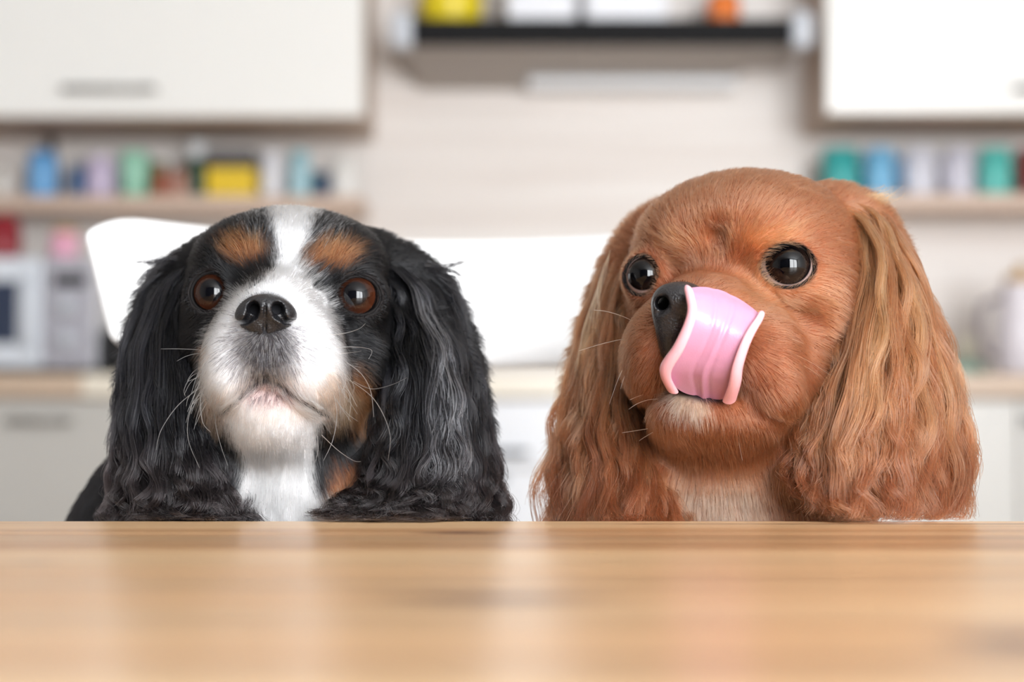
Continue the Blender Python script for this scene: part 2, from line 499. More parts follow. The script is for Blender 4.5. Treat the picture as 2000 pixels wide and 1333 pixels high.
for px, w, rgb, hrgb, nm in ((1645, 74, (64, 172, 170), (36, 130, 136), 'teal mug at the end of the mug shelf'),
                             (1722, 62, (126, 190, 228), (70, 140, 190), 'sky blue mug beside the teal mug'),
                             (1800, 66, (222, 222, 232), (214, 214, 226), 'white mug beside the sky blue mug'),
                             (1878, 58, (216, 214, 226), (206, 204, 218), 'narrower white mug beside the turquoise mug'),
                             (1948, 66, (96, 196, 186), (50, 146, 136), 'turquoise mug beside the dark red mug'),
                             (2022, 62, (130, 40, 40), (110, 32, 32), 'dark red mug beside the turquoise mug')):
    bottle('mug', px, w, 292, nm, 'mug', C_('mug%d' % px, *rgb), C_('mugh%d' % px, *hrgb), shape='mug', z=zsR)

# worktop: beige left and right, cream in the middle
CF = 3.62
zt1, zt0 = py2z(730, CF), py2z(776, CF)
ztop = 0.9 if abs(zt1 - .9) < .02 else zt1
def worktop(name, x0, x1, mat, label, zofs=0.0):
    return tag(box(name, (x0, CF - zofs, zt0), (x1, WALL, zt1), mat, None, 0.004), label, 'worktop')
xa, xb, xc, xd = px2x(-450, CF), px2x(158, CF), px2x(1400, CF), px2x(2600, CF)
worktop('kitchen_worktop', xa, xb, M['counter'], 'beige laminate worktop carrying the microwave')
worktop('kitchen_worktop', xb, xc, M['cream'], 'cream worktop section under the range hood')
worktop('kitchen_worktop', xc, xd, M['counter'], 'beige laminate worktop under the mug shelf')


def base_unit(name, x0, x1, mat, label, handles, drawers=None, hmat=None):
    D = CF + .02
    e = empty(name, ((x0 + x1) / 2, D + .3, 0.0), label, 'cabinet')
    b = e.location
    box('body', (x0, D + .02, 0.1), (x1, WALL, zt0), M['carcass'], e, 0.0, b)
    box('plinth', (x0, D + .06, 0.0), (x1, D + .08, 0.1), M['carcass'], e, 0.0, b)
    zs = drawers or [0.105, zt0 - .004]
    for za, zb in zip(zs[:-1], zs[1:]):
        d = box('drawer' if drawers else 'door', (x0 + .0015, D, za + .002), (x1 - .0015, D + .0195, zb - .002), mat, e, 0.002, b)
        for hx, hz in handles:
            if za < hz < zb:
                tube('handle', [(hx - .06, D, hz), (hx - .06, D - .024, hz), (hx + .06, D - .024, hz), (hx + .06, D, hz)], 0.006, hmat or M['handle_pale'], d, 8, b)
    return e


DF_ = CF + .02
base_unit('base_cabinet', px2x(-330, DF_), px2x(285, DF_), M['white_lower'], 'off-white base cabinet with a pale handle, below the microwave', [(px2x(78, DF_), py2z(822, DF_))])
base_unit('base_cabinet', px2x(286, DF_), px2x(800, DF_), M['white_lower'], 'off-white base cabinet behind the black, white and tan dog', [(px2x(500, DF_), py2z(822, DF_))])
base_unit('drawer_unit', px2x(801, DF_), px2x(1400, DF_), M['white_drawer'], 'cool white drawer unit with dark bar handles, below the hood', [(px2x(968, DF_), py2z(884, DF_)), (px2x(925, DF_), py2z(936, DF_))], [0.105, 0.40, py2z(915, DF_), zt0 - .004], M['handle_dark'])
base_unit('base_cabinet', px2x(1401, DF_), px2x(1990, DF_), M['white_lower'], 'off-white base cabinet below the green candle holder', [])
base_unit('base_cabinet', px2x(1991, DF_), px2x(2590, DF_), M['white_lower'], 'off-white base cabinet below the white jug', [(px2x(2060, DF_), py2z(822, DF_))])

# microwave with a pink pot on it
MD = 3.70
mx0, mx1 = px2x(-330, MD), px2x(182, MD)
mz0, mz1 = zt1, py2z(500, MD)
mw = empty('microwave_oven', ((mx0 + mx1) / 2, MD + .2, mz0), 'silver microwave oven with dark window standing on the beige worktop', 'microwave')
b = mw.location
box('body', (mx0, MD + .02, mz0 + .012), (mx1, WALL - .08, mz1), M['microwave_body'], mw, .006, b)
dr = box('door', (mx0 + .003, MD, mz0 + .014), (px2x(78, MD), MD + .0205, mz1 - .003), M['microwave_door'], mw, .005, b)
box('window', (mx0 + .05, MD - .001, py2z(672, MD)), (px2x(34, MD), MD + .01, py2z(548, MD)), M['microwave_window'], dr, .003, b)
tube('handle', [(px2x(56, MD), MD, py2z(680, MD)), (px2x(56, MD), MD - .03, py2z(670, MD)), (px2x(56, MD), MD - .03, py2z(545, MD)), (px2x(56, MD), MD, py2z(535, MD))], .006, M['microwave_door'], dr, 8, b)
pn = box('control_panel', (px2x(81, MD), MD + .002, mz0 + .014), (mx1 - .003, MD + .0205, mz1 - .003), M['microwave_panel'], mw, .004, b)
box('display', (px2x(100, MD), MD, py2z(560, MD)), (px2x(165, MD), MD + .01, py2z(535, MD)), M['black_plastic'], pn, .001, b)
for kz in (600, 665):
    me_c = P(132, kz, MD)
    tube('knob', [me_c + (0, .004, 0), me_c + (0, -.018, 0)], .017, M['hood_cap'], pn, 20, b)
for fx in (mx0 + .04, mx1 - .04):
    box('foot', (fx - .015, MD + .05, mz0), (fx + .015, MD + .08, mz0 + .013), M['black_plastic'], mw, 0, b)
bottle('flower_pot', 122, 54, 446, 'pink pot with gold rim standing on the microwave', 'pot', C_('pink', 238, 172, 196), C_('gold', 206, 168, 106), 0.14, 'jar', z=mz1, D=3.86)
bottle('jar', 2, 70, 424, 'dark red jar standing on the microwave', 'jar', C_('crimson', 150, 26, 40), C_('crimson', 150, 26, 40), 0.2, 'jar', z=mz1, D=3.95)
e = empty('toaster', (px2x(250, 3.80), 3.80, zt1), 'black toaster on the cream worktop beside the microwave', 'toaster')
b = e.location
box('body', (px2x(190, 3.74), 3.74, zt1 + .008), (px2x(330, 3.74), 3.89, py2z(640, 3.74)), M['black_plastic'], e, .02, b, 4)
box('base', (px2x(194, 3.74), 3.745, zt1), (px2x(326, 3.74), 3.885, zt1 + .01), M['black_plastic'], e, .002, b)
# right counter
e = empty('candle_holder', (px2x(1892, 4.02), 4.02, zt1), 'mint green glass holder with a cream candle on the beige worktop', 'candle holder')
lathe('base', [(0, 0), (.04, 0), (.044, .006), (.042, .032), (.03, .036), (0, .036)], C_('mint_glass', 170, 205, 190), e)
lathe('candle', [(0, .034), (.021, .034), (.022, .08), (.018, .094), (0, .096)], C_('wax', 232, 226, 206), e)
e = empty('jug', (px2x(1998, 3.85), 3.85, zt1), 'tall white jug with a wooden lid on the beige worktop', 'jug')
lathe('body', [(0, 0), (.045, 0), (.052, .01), (.056, .08), (.05, .14), (.042, .185), (.046, .195), (0, .195)], C_('jug_white', 226, 220, 226), e)
lathe('lid', [(0, .195), (.036, .195), (.036, .212), (.012, .218), (.012, .236), (0, .238)], C_('lid_wood', 196, 160, 112), e)
tube('handle', [(-.048, 0, .165), (-.082, 0, .15), (-.09, 0, .1), (-.076, 0, .05), (-.054, 0, .04)], .008, C_('jug_handle', 130, 120, 126), e, 10)

# ------------------------------------------------------------------ table
TE = 0.885
TZ = 0.75
tab = empty('dining_table', (0.5, 0.45, 0), 'light pine plank dining table in front of the two dogs', 'table')
b = tab.location
tx0, tx1 = px2x(-4, TE), 1.25
n_pl = 8
for i in range(n_pl):
    y1 = TE - i * 0.1
    box('plank', (tx0, y1 - .0996, TZ - .03), (tx1, y1, TZ), M['pine'], tab, .0014, b, 2)
ta = TE - n_pl * 0.1
for ya in (TE - .09, ta + .07):
    box('apron', (tx0 + .08, ya - .011, TZ - .12), (tx1 - .08, ya + .011, TZ - .03), M['pine'], tab, .002, b)
for xa in (tx0 + .06, tx1 - .06):
    box('apron', (xa - .011, ta + .09, TZ - .12), (xa + .011, TE - .11, TZ - .03), M['pine'], tab, .002, b)
    for ya in (TE - .09, ta + .07):
        box('leg', (xa - .03, ya - .03, 0), (xa + .03, ya + .03, TZ - .03), M['pine_leg'], tab, .004, b)

# ------------------------------------------------------------------ chair behind / under the dogs
SEAT = 0.45
chair = empty('dining_chair', (-0.03, 1.1, 0), 'white chair with a low curved backrest carrying both dogs', 'chair')
b = np.array(chair.location)


def shell_back():
    # curved band: its middle is far, its ends come forward
    bm = bmesh.new()
    n, mz = 40, 10
    cx, hw, dmid, dend = -0.047, 0.230, 1.37, 1.175
    za, zb = py2z(722, 1.37), py2z(466, 1.37)
    front, back = [], []
    for i in range(n + 1):
        t = -1 + 2 * i / n
        s = abs(t)
        rowf, rowb = [], []
        for k in range(mz + 1):
            q = k / mz
            inset = 0.022 * (1 - q) * 1.0
            # rounded corners
            end = hw - inset
            x = cx + end * math.sin(t * math.pi / 2) ** 1 if False else cx + end * t
            y = dmid - (dmid - dend) * s ** 2.2
            corner = max(0.0, s - 0.86) / 0.14
            zz0, zz1 = za + .012 * corner ** 3, zb - .014 * corner ** 3
            z = zz0 + (zz1 - zz0) * q
            y += 0.018 * (q - .4)
            e = min(1.0, 4 * min(q, 1 - q) + .35) * (1 - .5 * corner ** 4)
            nx, ny = (t * abs(t) ** .2 * -0.75, 0.66)
            nl = math.hypot(nx, ny)
            th = 0.011 * e
            rowf.append(bm.verts.new((x - b[0] - th * -nx / nl * -1 * -1, y - b[1] - th * ny / nl, z)))
            rowb.append(bm.verts.new((x - b[0] + th * -nx / nl * -1 * -1, y - b[1] + th * ny / nl, z)))
        front.append(rowf); back.append(rowb)
    for i in range(n):
        for k in range(mz):
            bm.faces.new((front[i][k], front[i + 1][k], front[i + 1][k + 1], front[i][k + 1]))
            bm.faces.new((back[i][k], back[i][k + 1], back[i + 1][k + 1], back[i + 1][k]))
        bm.faces.new((front[i][0], back[i][0], back[i + 1][0], front[i + 1][0]))
        bm.faces.new((front[i][mz], front[i + 1][mz], back[i + 1][mz], back[i][mz]))
    for i in (0, n):
        for k in range(mz):
            bm.faces.new((front[i][k], front[i][k + 1], back[i][k + 1], back[i][k]))
    bmesh.ops.recalc_face_normals(bm, faces=bm.faces)
    me = bpy.data.meshes.new('backrest'); bm.to_mesh(me); bm.free()
    o = link('backrest', me, M['chair_white'], chair, smooth=True)
    o.modifiers.new('soft', 'SUBSURF').levels = 1
    o.modifiers['soft'].render_levels = 1


shell_back()
box('seat', (-0.30, 0.86, SEAT - .05), (0.245, 1.34, SEAT), M['chair_white'], chair, .02, b, 4)
for lx in (-.26, .205):
    for ly in (.90, 1.30):
        tube('leg', [(lx, ly, SEAT - .04), (lx * 1.06, ly + (.02 if ly > 1 else -.02), 0)], [.017, .012], M['steel'], chair, 12, b)
for lx in (-.155, .10):
    tube('back_support', [(lx, 1.30, SEAT - .02), (lx, 1.37, SEAT + .12), (lx, 1.372, .86)], .011, M['steel'], chair, 12, b)

# ------------------------------------------------------------------ dogs: implicit modelling tools
class Field:
    """signed distance field on a rectilinear grid, polygonised with surface nets"""

    def __init__(self, xs, ys, zs):
        self.x, self.y, self.z = [np.asarray(a, np.float32) for a in (xs, ys, zs)]
        self.f = np.full((len(xs), len(ys), len(zs)), 0.05, np.float32)

    def sl(self, lo, hi):
        s = []
        for a, l, h in zip((self.x, self.y, self.z), lo, hi):
            i0, i1 = np.searchsorted(a, l), np.searchsorted(a, h)
            s.append(slice(max(0, i0 - 1), min(len(a), i1 + 1)))
        g = np.meshgrid(self.x[s[0]], self.y[s[1]], self.z[s[2]], indexing='ij', sparse=True)
        return tuple(s), g

    def union(self, s, d, k):
        a = self.f[s]
        if k <= 0:
            self.f[s] = np.minimum(a, d); return
        h = np.clip(.5 + .5 * (a - d) / k, 0, 1)
        self.f[s] = a * (1 - h) + d * h - k * h * (1 - h)

    def cut(self, s, d, k):
        a = self.f[s]
        if k <= 0:
            self.f[s] = np.maximum(a, -d); return
        h = np.clip(.5 - .5 * (a + d) / k, 0, 1)
        self.f[s] = a * (1 - h) - d * h + k * h * (1 - h)

    def ell(self, c, r, k=0.01, rot=None, op='u', m=0.025):
        c, r = np.array(c, float), np.array(r, float)
        R = max(r) if rot is not None else r
        s, g = self.sl(c - R - m, c + R + m)
        q = [g[i] - np.float32(c[i]) for i in range(3)]
        if rot is not None:
            rt = np.array(rot)
            q = [sum(q[j] * np.float32(rt[j][i]) for j in range(3)) for i in range(3)]
        k0 = np.sqrt(sum((q[i] / np.float32(r[i])) ** 2 for i in range(3)))
        k1 = np.sqrt(sum((q[i] / np.float32(r[i] ** 2)) ** 2 for i in range(3))) + 1e-6
        d = k0 * (k0 - 1) / k1
        (self.union if op == 'u' else self.cut)(s, d, k)

    def cone(self, a, b, ra, rb, k=0.01, op='u', m=0.025):
        a, b = np.array(a, float), np.array(b, float)
        R = max(ra, rb) + m
        s, g = self.sl(np.minimum(a, b) - R, np.maximum(a, b) + R)
        ab = b - a
        L = ab @ ab + 1e-12
        q = [g[i] - np.float32(a[i]) for i in range(3)]
        t = np.clip(sum(q[i] * np.float32(ab[i]) for i in range(3)) / np.float32(L), 0, 1)
        d = np.sqrt(sum((q[i] - t * np.float32(ab[i])) ** 2 for i in range(3))) - (ra + (rb - ra) * t)
        (self.union if op == 'u' else self.cut)(s, d.astype(np.float32), k)

    def chain(self, pts, rads, k=0.01, op='u'):
        for i in range(len(pts) - 1):
            self.cone(pts[i], pts[i + 1], rads[i], rads[i + 1], k, op)

    def sample(self, p):
        idx, fr = [], []
        for a, c in zip((self.x, self.y, self.z), (p[:, 0], p[:, 1], p[:, 2])):
            i = np.clip(np.searchsorted(a, c) - 1, 0, len(a) - 2)
            idx.append(i); fr.append(np.clip((c - a[i]) / (a[i + 1] - a[i]), 0, 1))
        out = 0
        for i in (0, 1):
            for j in (0, 1):
                for k in (0, 1):
                    w = (fr[0] if i else 1 - fr[0]) * (fr[1] if j else 1 - fr[1]) * (fr[2] if k else 1 - fr[2])
                    out = out + w * self.f[idx[0] + i, idx[1] + j, idx[2] + k]
        return out

    def mesh(self):
        f = self.f
        ins = f < 0
        nx, ny, nz = f.shape
        cnt = np.zeros((nx - 1, ny - 1, nz - 1), np.uint8)
        for i in (0, 1):
            for j in (0, 1):
                for k in (0, 1):
                    cnt += ins[i:nx - 1 + i, j:ny - 1 + j, k:nz - 1 + k]
        I, J, K = np.nonzero((cnt > 0) & (cnt < 8))
        idx = np.full(cnt.shape, -1, np.int32)
        idx[I, J, K] = np.arange(len(I))
        acc = np.zeros((len(I), 3)); num = np.zeros(len(I))
        co = [(i, j, k) for i in (0, 1) for j in (0, 1) for k in (0, 1)]
        for a in co:
            for b in co:
                if sum(b) - sum(a) == 1 and all(b[q] >= a[q] for q in range(3)):
                    fa = f[I + a[0], J + a[1], K + a[2]]; fb = f[I + b[0], J + b[1], K + b[2]]
                    m = (fa < 0) != (fb < 0)
                    t = np.where(m, fa / np.where(m, fa - fb, 1), 0)
                    pa = np.stack([self.x[I + a[0]], self.y[J + a[1]], self.z[K + a[2]]], 1)
                    pb = np.stack([self.x[I + b[0]], self.y[J + b[1]], self.z[K + b[2]]], 1)
                    acc += np.where(m[:, None], pa + (pb - pa) * t[:, None], 0)
                    num += m
        v = acc / np.maximum(num, 1)[:, None]
        faces = []
        for ax in range(3):
            sh = [slice(None)] * 3; sh2 = [slice(None)] * 3
            sh[ax] = slice(0, -1); sh2[ax] = slice(1, None)
            A, B = ins[tuple(sh)], ins[tuple(sh2)]
            e = np.argwhere(A != B)
            o1, o2 = [(1, 2), (2, 0), (0, 1)][ax]
            ok = (e[:, o1] > 0) & (e[:, o2] > 0) & (e[:, o1] < f.shape[o1] - 1) & (e[:, o2] < f.shape[o2] - 1)
            e = e[ok]
            def cell(d1, d2):
                c = e.copy(); c[:, o1] -= d1; c[:, o2] -= d2
                return idx[c[:, 0], c[:, 1], c[:, 2]]
            q = np.stack([cell(1, 1), cell(0, 1), cell(0, 0), cell(1, 0)], 1)
            fl = A[tuple(e.T)]
            q[~fl] = q[~fl][:, ::-1]
            faces.append(q)
        q = np.concatenate(faces)
        q = q[(q >= 0).all(1)]
        return v, q


def smooth_mesh(v, q, it=2, lam=0.5):
    for _ in range(it):
        s = np.zeros_like(v); n = np.zeros(len(v))
        for a, b in ((0, 1), (1, 2), (2, 3), (3, 0)):
            np.add.at(s, q[:, a], v[q[:, b]]); np.add.at(n, q[:, a], 1)
            np.add.at(s, q[:, b], v[q[:, a]]); np.add.at(n, q[:, b], 1)
        v = v + lam * (s / np.maximum(n, 1)[:, None] - v)
    return v


def vnormals(v, q):
    n = np.cross(v[q[:, 2]] - v[q[:, 0]], v[q[:, 3]] - v[q[:, 1]])
    out = np.zeros_like(v)
    for a in range(4): np.add.at(out, q[:, a], n)
    return out / (np.linalg.norm(out, axis=1, keepdims=True) + 1e-12)


def np_mesh(name, v, q, mat, parent, base, colors=None):
    me = bpy.data.meshes.new(name)
    v = v - np.array(base)
    me.vertices.add(len(v)); me.vertices.foreach_set('co', v.astype(np.float32).ravel())
    me.loops.add(q.size); me.loops.foreach_set('vertex_index', q.astype(np.int32).ravel())
    me.polygons.add(len(q)); me.polygons.foreach_set('loop_start', np.arange(0, q.size, q.shape[1], dtype=np.int32))
    me.update(calc_edges=True)
    me.validate()
    if colors is not None:
        a = me.attributes.new('coat_colour', 'FLOAT_COLOR', 'POINT')
        a.data.foreach_set('color', np.concatenate([colors, np.ones((len(colors), 1))], 1).astype(np.float32).ravel())
    return link(name, me, mat, parent, smooth=True)


def strands(name, pts, rad, cols, mat, parent, base):
    """hair curves object; pts (n,k,3) world, rad (n,k) metres, cols (n,3) or (n,k,3) linear"""
    n, k = pts.shape[:2]
    hc = bpy.data.hair_curves.new(name)
    hc.add_curves([k] * n)
    hc.attributes['position'].data.foreach_set('vector', (pts - np.array(base)).astype(np.float32).ravel())
    ra = hc.attributes.get('radius') or hc.attributes.new('radius', 'FLOAT', 'POINT')
    ra.data.foreach_set('value', rad.astype(np.float32).ravel())
    if cols.ndim == 2:
        cols = np.repeat(cols[:, None, :], k, axis=1)
    ca = hc.attributes.new('coat_colour', 'FLOAT_COLOR', 'POINT')
    cc = np.concatenate([cols, np.ones((n, k, 1))], 2)
    ca.data.foreach_set('color', cc.astype(np.float32).ravel())
    o = bpy.data.objects.new(name, hc)
    col.objects.link(o)
    hc.materials.append(mat)
    o.parent = parent
    return o


def mat_hair(name, rough=0.35, radial=0.6, coat=0.0, ior=1.55):
    m = bpy.data.materials.new(name)
    m.use_nodes = True
    nt = m.node_tree
    nt.nodes.remove(nt.nodes['Principled BSDF'])
    h = nt.nodes.new('ShaderNodeBsdfHairPrincipled')
    h.parametrization = 'COLOR'
    at = nt.nodes.new('ShaderNodeAttribute'); at.attribute_name = 'coat_colour'
    nt.links.new(at.outputs['Color'], h.inputs['Color'])
    h.inputs['Roughness'].default_value = rough
    h.inputs['Radial Roughness'].default_value = radial
    if 'Coat' in h.inputs: h.inputs['Coat'].default_value = coat
    h.inputs['Random Roughness'].default_value = 0.2
    h.inputs['IOR'].default_value = ior
    nt.links.new(h.outputs[0], nt.nodes['Material Output'].inputs['Surface'])
    return m


def mat_attr(name, rough=0.5, spec=0.5, coat=0.0, bump=0.0, bscale=900.0, sss=0.0):
    m = bpy.data.materials.new(name)
    m.use_nodes = True
    nt = m.node_tree
    b = nt.nodes['Principled BSDF']
    at = nt.nodes.new('ShaderNodeAttribute'); at.attribute_name = 'coat_colour'
    nt.links.new(at.outputs['Color'], b.inputs['Base Color'])
    b.inputs['Roughness'].default_value = rough
    b.inputs['Specular IOR Level'].default_value = spec
    b.inputs['Coat Weight'].default_value = coat
    b.inputs['Coat Roughness'].default_value = 0.2
    if sss > 0:
        b.inputs['Subsurface Weight'].default_value = sss
        b.inputs['Subsurface Radius'].default_value = (0.006, 0.002, 0.0015)
        b.inputs['Subsurface Scale'].default_value = 1.0
    if bump > 0:
        tc = nt.nodes.new('ShaderNodeTexCoord')
        vo = nt.nodes.new('ShaderNodeTexVoronoi'); vo.inputs['Scale'].default_value = bscale
        nt.links.new(tc.outputs['Object'], vo.inputs['Vector'])
        bp = nt.nodes.new('ShaderNodeBump'); bp.inputs['Strength'].default_value = bump; bp.inputs['Distance'].default_value = 0.0006
        nt.links.new(vo.outputs['Distance'], bp.inputs['Height'])
        nt.links.new(bp.outputs[0], b.inputs['Normal'])
    return m


M['skin'] = mat_attr('dog_skin', 0.7, 0.2)
M['nose'] = mat_attr('nose_leather', 0.38, 0.5, 0.25, 0.5, 1100)
M['tongue'] = mat_attr('wet_tongue', 0.34, 0.5, 0.4, 0.12, 1600, sss=0.05)
M['fur'] = mat_hair('fur', 0.36, 0.6, 0, 1.42)
M['long_fur'] = mat_hair('long_silky_fur', 0.24, 0.5, 0, 1.45)
M['lid'] = mat_plain('dark_eyelid_skin', (14, 11, 11), 0.75, coat=0.0, noise=0.1, nscale=400, spec=0.2)
M['whisker'] = mat_plain('whisker', (232, 226, 220), 0.4)
M['tooth'] = mat_plain('tooth_enamel', (226, 216, 196), 0.3)


def mat_eye(name, pupil, iris_in, iris_out, edge, white, a_pupil, a_iris, a_edge):
    m = bpy.data.materials.new(name)
    m.use_nodes = True
    nt = m.node_tree
    N, L = nt.nodes, nt.links
    b = N['Principled BSDF']
    tc = N.new('ShaderNodeTexCoord')
    nm = N.new('ShaderNodeVectorMath'); nm.operation = 'NORMALIZE'
    L.new(tc.outputs['Object'], nm.inputs[0])
    sp = N.new('ShaderNodeSeparateXYZ'); L.new(nm.outputs[0], sp.inputs[0])
    ng = N.new('ShaderNodeMath'); ng.operation = 'MULTIPLY'; ng.inputs[1].default_value = -1
    L.new(sp.outputs['Y'], ng.inputs[0])
    ac = N.new('ShaderNodeMath'); ac.operation = 'ARCCOSINE'; L.new(ng.outputs[0], ac.inputs[0])
    sc2 = N.new('ShaderNodeMath'); sc2.operation = 'MULTIPLY'; sc2.inputs[1].default_value = 180 / math.pi / 90
    L.new(ac.outputs[0], sc2.inputs[0])
    # radial fibres
    at2 = N.new('ShaderNodeMath'); at2.operation = 'ARCTAN2'
    L.new(sp.outputs['X'], at2.inputs[0]); L.new(sp.outputs['Z'], at2.inputs[1])
    cb = N.new('ShaderNodeCombineXYZ'); 
    ml = N.new('ShaderNodeMath'); ml.operation = 'MULTIPLY'; ml.inputs[1].default_value = 9
    L.new(at2.outputs[0], ml.inputs[0]); L.new(ml.outputs[0], cb.inputs[0]); L.new(sc2.outputs[0], cb.inputs[1])
    nz = N.new('ShaderNodeTexNoise'); nz.inputs['Scale'].default_value = 2.0; nz.inputs['Detail'].default_value = 4
    L.new(cb.outputs[0], nz.inputs['Vector'])
    r = N.new('ShaderNodeValToRGB')
    els = r.color_ramp.elements
    els[0].position = a_pupil / 90 - .015; els[0].color = (*lin(*pupil), 1)
    els[1].position = a_pupil / 90 + .02; els[1].color = (*lin(*iris_in), 1)
    for p, c in ((a_iris / 90 - .03, iris_out), (a_iris / 90 + .01, edge), (a_edge / 90, edge), (a_edge / 90 + .04, white)):
        e = els.new(p); e.color = (*lin(*c), 1)
    L.new(sc2.outputs[0], r.inputs[0])
    mm = N.new('ShaderNodeMix'); mm.data_type = 'RGBA'; mm.blend_type = 'MULTIPLY'; mm.inputs[0].default_value = 0.5
    L.new(r.outputs[0], mm.inputs[6]); L.new(nz.outputs['Fac'], mm.inputs[7])
    L.new(mm.outputs[2], b.inputs['Base Color'])
    b.inputs['Roughness'].default_value = 0.25
    b.inputs['Specular IOR Level'].default_value = 0.0
    b.inputs['Coat Weight'].default_value = 0.8
    b.inputs['Coat Roughness'].default_value = 0.02
    b.inputs['Coat IOR'].default_value = 1.5
    return m


def eyeball(parent, base, c, R, gaze, mat):
    bm = bmesh.new()
    bmesh.ops.create_uvsphere(bm, u_segments=64, v_segments=40, radius=1.0)
    for v in bm.verts:
        p = v.co
        p.xyz = (p.x, -p.z, p.y)                                # pole -> -Y
        ang = math.degrees(math.acos(max(-1, min(1, -p.y / p.length))))
        v.co = p * R * (1 + 0.10 * max(0.0, 1 - (ang / 46.0) ** 2) ** 1.2)
    me = bpy.data.meshes.new('eye'); bm.to_mesh(me); bm.free()
    o = link('eye', me, mat, parent, smooth=True)
    g = Vector(gaze).normalized()
    o.rotation_mode = 'QUATERNION'
    o.rotation_quaternion = Vector((0, -1, 0)).rotation_difference(g)
    o.location = Vector(c) - Vector(base)
    return o


def eye_frame(gaze, tilt):
    g = np.array(gaze, float); g /= np.linalg.norm(g)
    a = np.cross(g, [0, 0, 1.0]); a /= np.linalg.norm(a)
    if a[0] < 0: a = -a
    b = np.cross(a, g); b /= np.linalg.norm(b)
    if b[2] < 0: b = -b
    ct, st = math.cos(tilt), math.sin(tilt)
    return g, ct * a + st * b, -st * a + ct * b


def add_eye(fld, eye):
    c, R = eye['c'], eye['R']
    g, a, b = eye_frame(eye['axis'], eye['tilt'])
    fld.ell(c, [R * 1.22] * 3, k=0.007)
    eye['_cut'] = (c, R, g, a, b)


def cut_eye(fld, eye):
    c, R, g, a, b = eye['_cut']
    s, gr = fld.sl(c - R * 1.9, c + R * 1.9)
    q = [gr[i] - np.float32(c[i]) for i in range(3)]
    A = sum(q[i] * np.float32(a[i]) for i in range(3)); B = sum(q[i] * np.float32(b[i]) for i in range(3)); G = sum(q[i] * np.float32(g[i]) for i in range(3))
    d = (np.sqrt((A / eye['ra']) ** 2 + (B / eye['rb']) ** 2) - 1) * min(eye['ra'], eye['rb'])
    d = np.maximum(d, -G)
    fld.cut(s, d.astype(np.float32), 0.0012)
    fld.ell(c, [R * 1.01] * 3, k=0.0, op='c')


def eye_mask(p, eye, lo, hi):
    """1 inside the lid opening, fading to 0 between lo and hi aperture radii"""
    c, R, g, a, b = eye['_cut']
    q = p - c
    e = np.sqrt(((q @ a) / eye['ra']) ** 2 + ((q @ b) / eye['rb']) ** 2)
    return (1 - sstep(lo, hi, e)) * ((q @ g) > 0)


def lid_ring(parent, base, eye, rad=0.0011):
    c, R, g, a, b = eye['_cut']
    pts = []
    for i in range(48):
        t = 2 * math.pi * i / 48
        x, y = eye['ra'] * 0.98 * math.cos(t), eye['rb'] * 0.98 * math.sin(t)
        corner = eye.get('corner', 0.0)
        if math.cos(t) * eye.get('side', 1) > 0.8:                     # inner corner pulled out
            w = (math.cos(t) * eye.get('side', 1) - .8) / .2
            x += corner * w * eye.get('side', 1); y -= corner * .35 * w
        rr = math.hypot(x, y)
        z = math.sqrt(max(1e-8, (R * 1.045) ** 2 - rr * rr))
        pts.append(c + a * x + b * y + g * z)
    return tube('eyelid', pts, rad, M['lid'], parent, 10, base, closed=True)


# ------------------------------------------------------------------ noise helpers
_nk = rng.normal(size=(6, 3, 3)); _np_ = rng.uniform(0, 6.28, size=(6, 3))
def vnoise(p, wl, seed=0):
    """smooth vector noise, wavelength wl"""
    r = np.random.default_rng(seed + 100)
    out = np.zeros(p.shape)
    for _ in range(5):
        kv = r.normal(size=(3, 3)) * (2 * math.pi / wl) * .7
        out += np.sin(p @ kv.T + r.uniform(0, 6.28, 3))
    return out / 2.2


def sstep(a, b, x):
    t = np.clip((x - a) / (b - a), 0, 1)
    return t * t * (3 - 2 * t)


def blob(px, py, cx, cy, rx, ry, soft=0.35, ang=0.0):
    """1 inside an ellipse in the frontal projection, 0 outside, soft edge"""
    ca, sa = math.cos(ang), math.sin(ang)
    u, v = (px - cx), (py - cy)
    u, v = ca * u + sa * v, -sa * u + ca * v
    e = np.sqrt((u / rx) ** 2 + (v / ry) ** 2)
    return 1 - sstep(1 - soft, 1 + soft, e)


def near_line(px, py, line, w):
    """1 on a polyline of the frontal projection, fading to 0 at distance w"""
    best = np.full(px.shape, 1e9)
    for (ax, ay), (bx, by) in zip(line[:-1], line[1:]):
        dx, dy = bx - ax, by - ay
        t = np.clip(((px - ax) * dx + (py - ay) * dy) / (dx * dx + dy * dy), 0, 1)
        best = np.minimum(best, np.hypot(px - ax - t * dx, py - ay - t * dy))
    return 1 - sstep(w * .4, w, best)


def mixc(c, m, rgb):
    return c * (1 - m[:, None]) + np.array(lin(*rgb)) * m[:, None]


def catmull(pts, n):
    pts = np.array(pts, float)
    m = len(pts)
    t = np.linspace(0, m - 1, n)
    i = np.clip(t.astype(int), 0, m - 2)
    u = (t - i)[:, None]
    p0, p1, p2, p3 = pts[np.maximum(i - 1, 0)], pts[i], pts[i + 1], pts[np.minimum(i + 2, m - 1)]
    return .5 * ((2 * p1) + (-p0 + p2) * u + (2 * p0 - 5 * p1 + 4 * p2 - p3) * u ** 2 + (-p0 + 3 * p1 - 3 * p2 + p3) * u ** 3)


def W(px, py, d):
    """pixel + depth offset in mm behind the focus plane -> world"""
    return P(px, py, FOCUS + d / 1000.0)




def ear_guides(g):
    return np.array([catmull([W(*p) for p in line], 40) for line in g])       # (U,40,3)


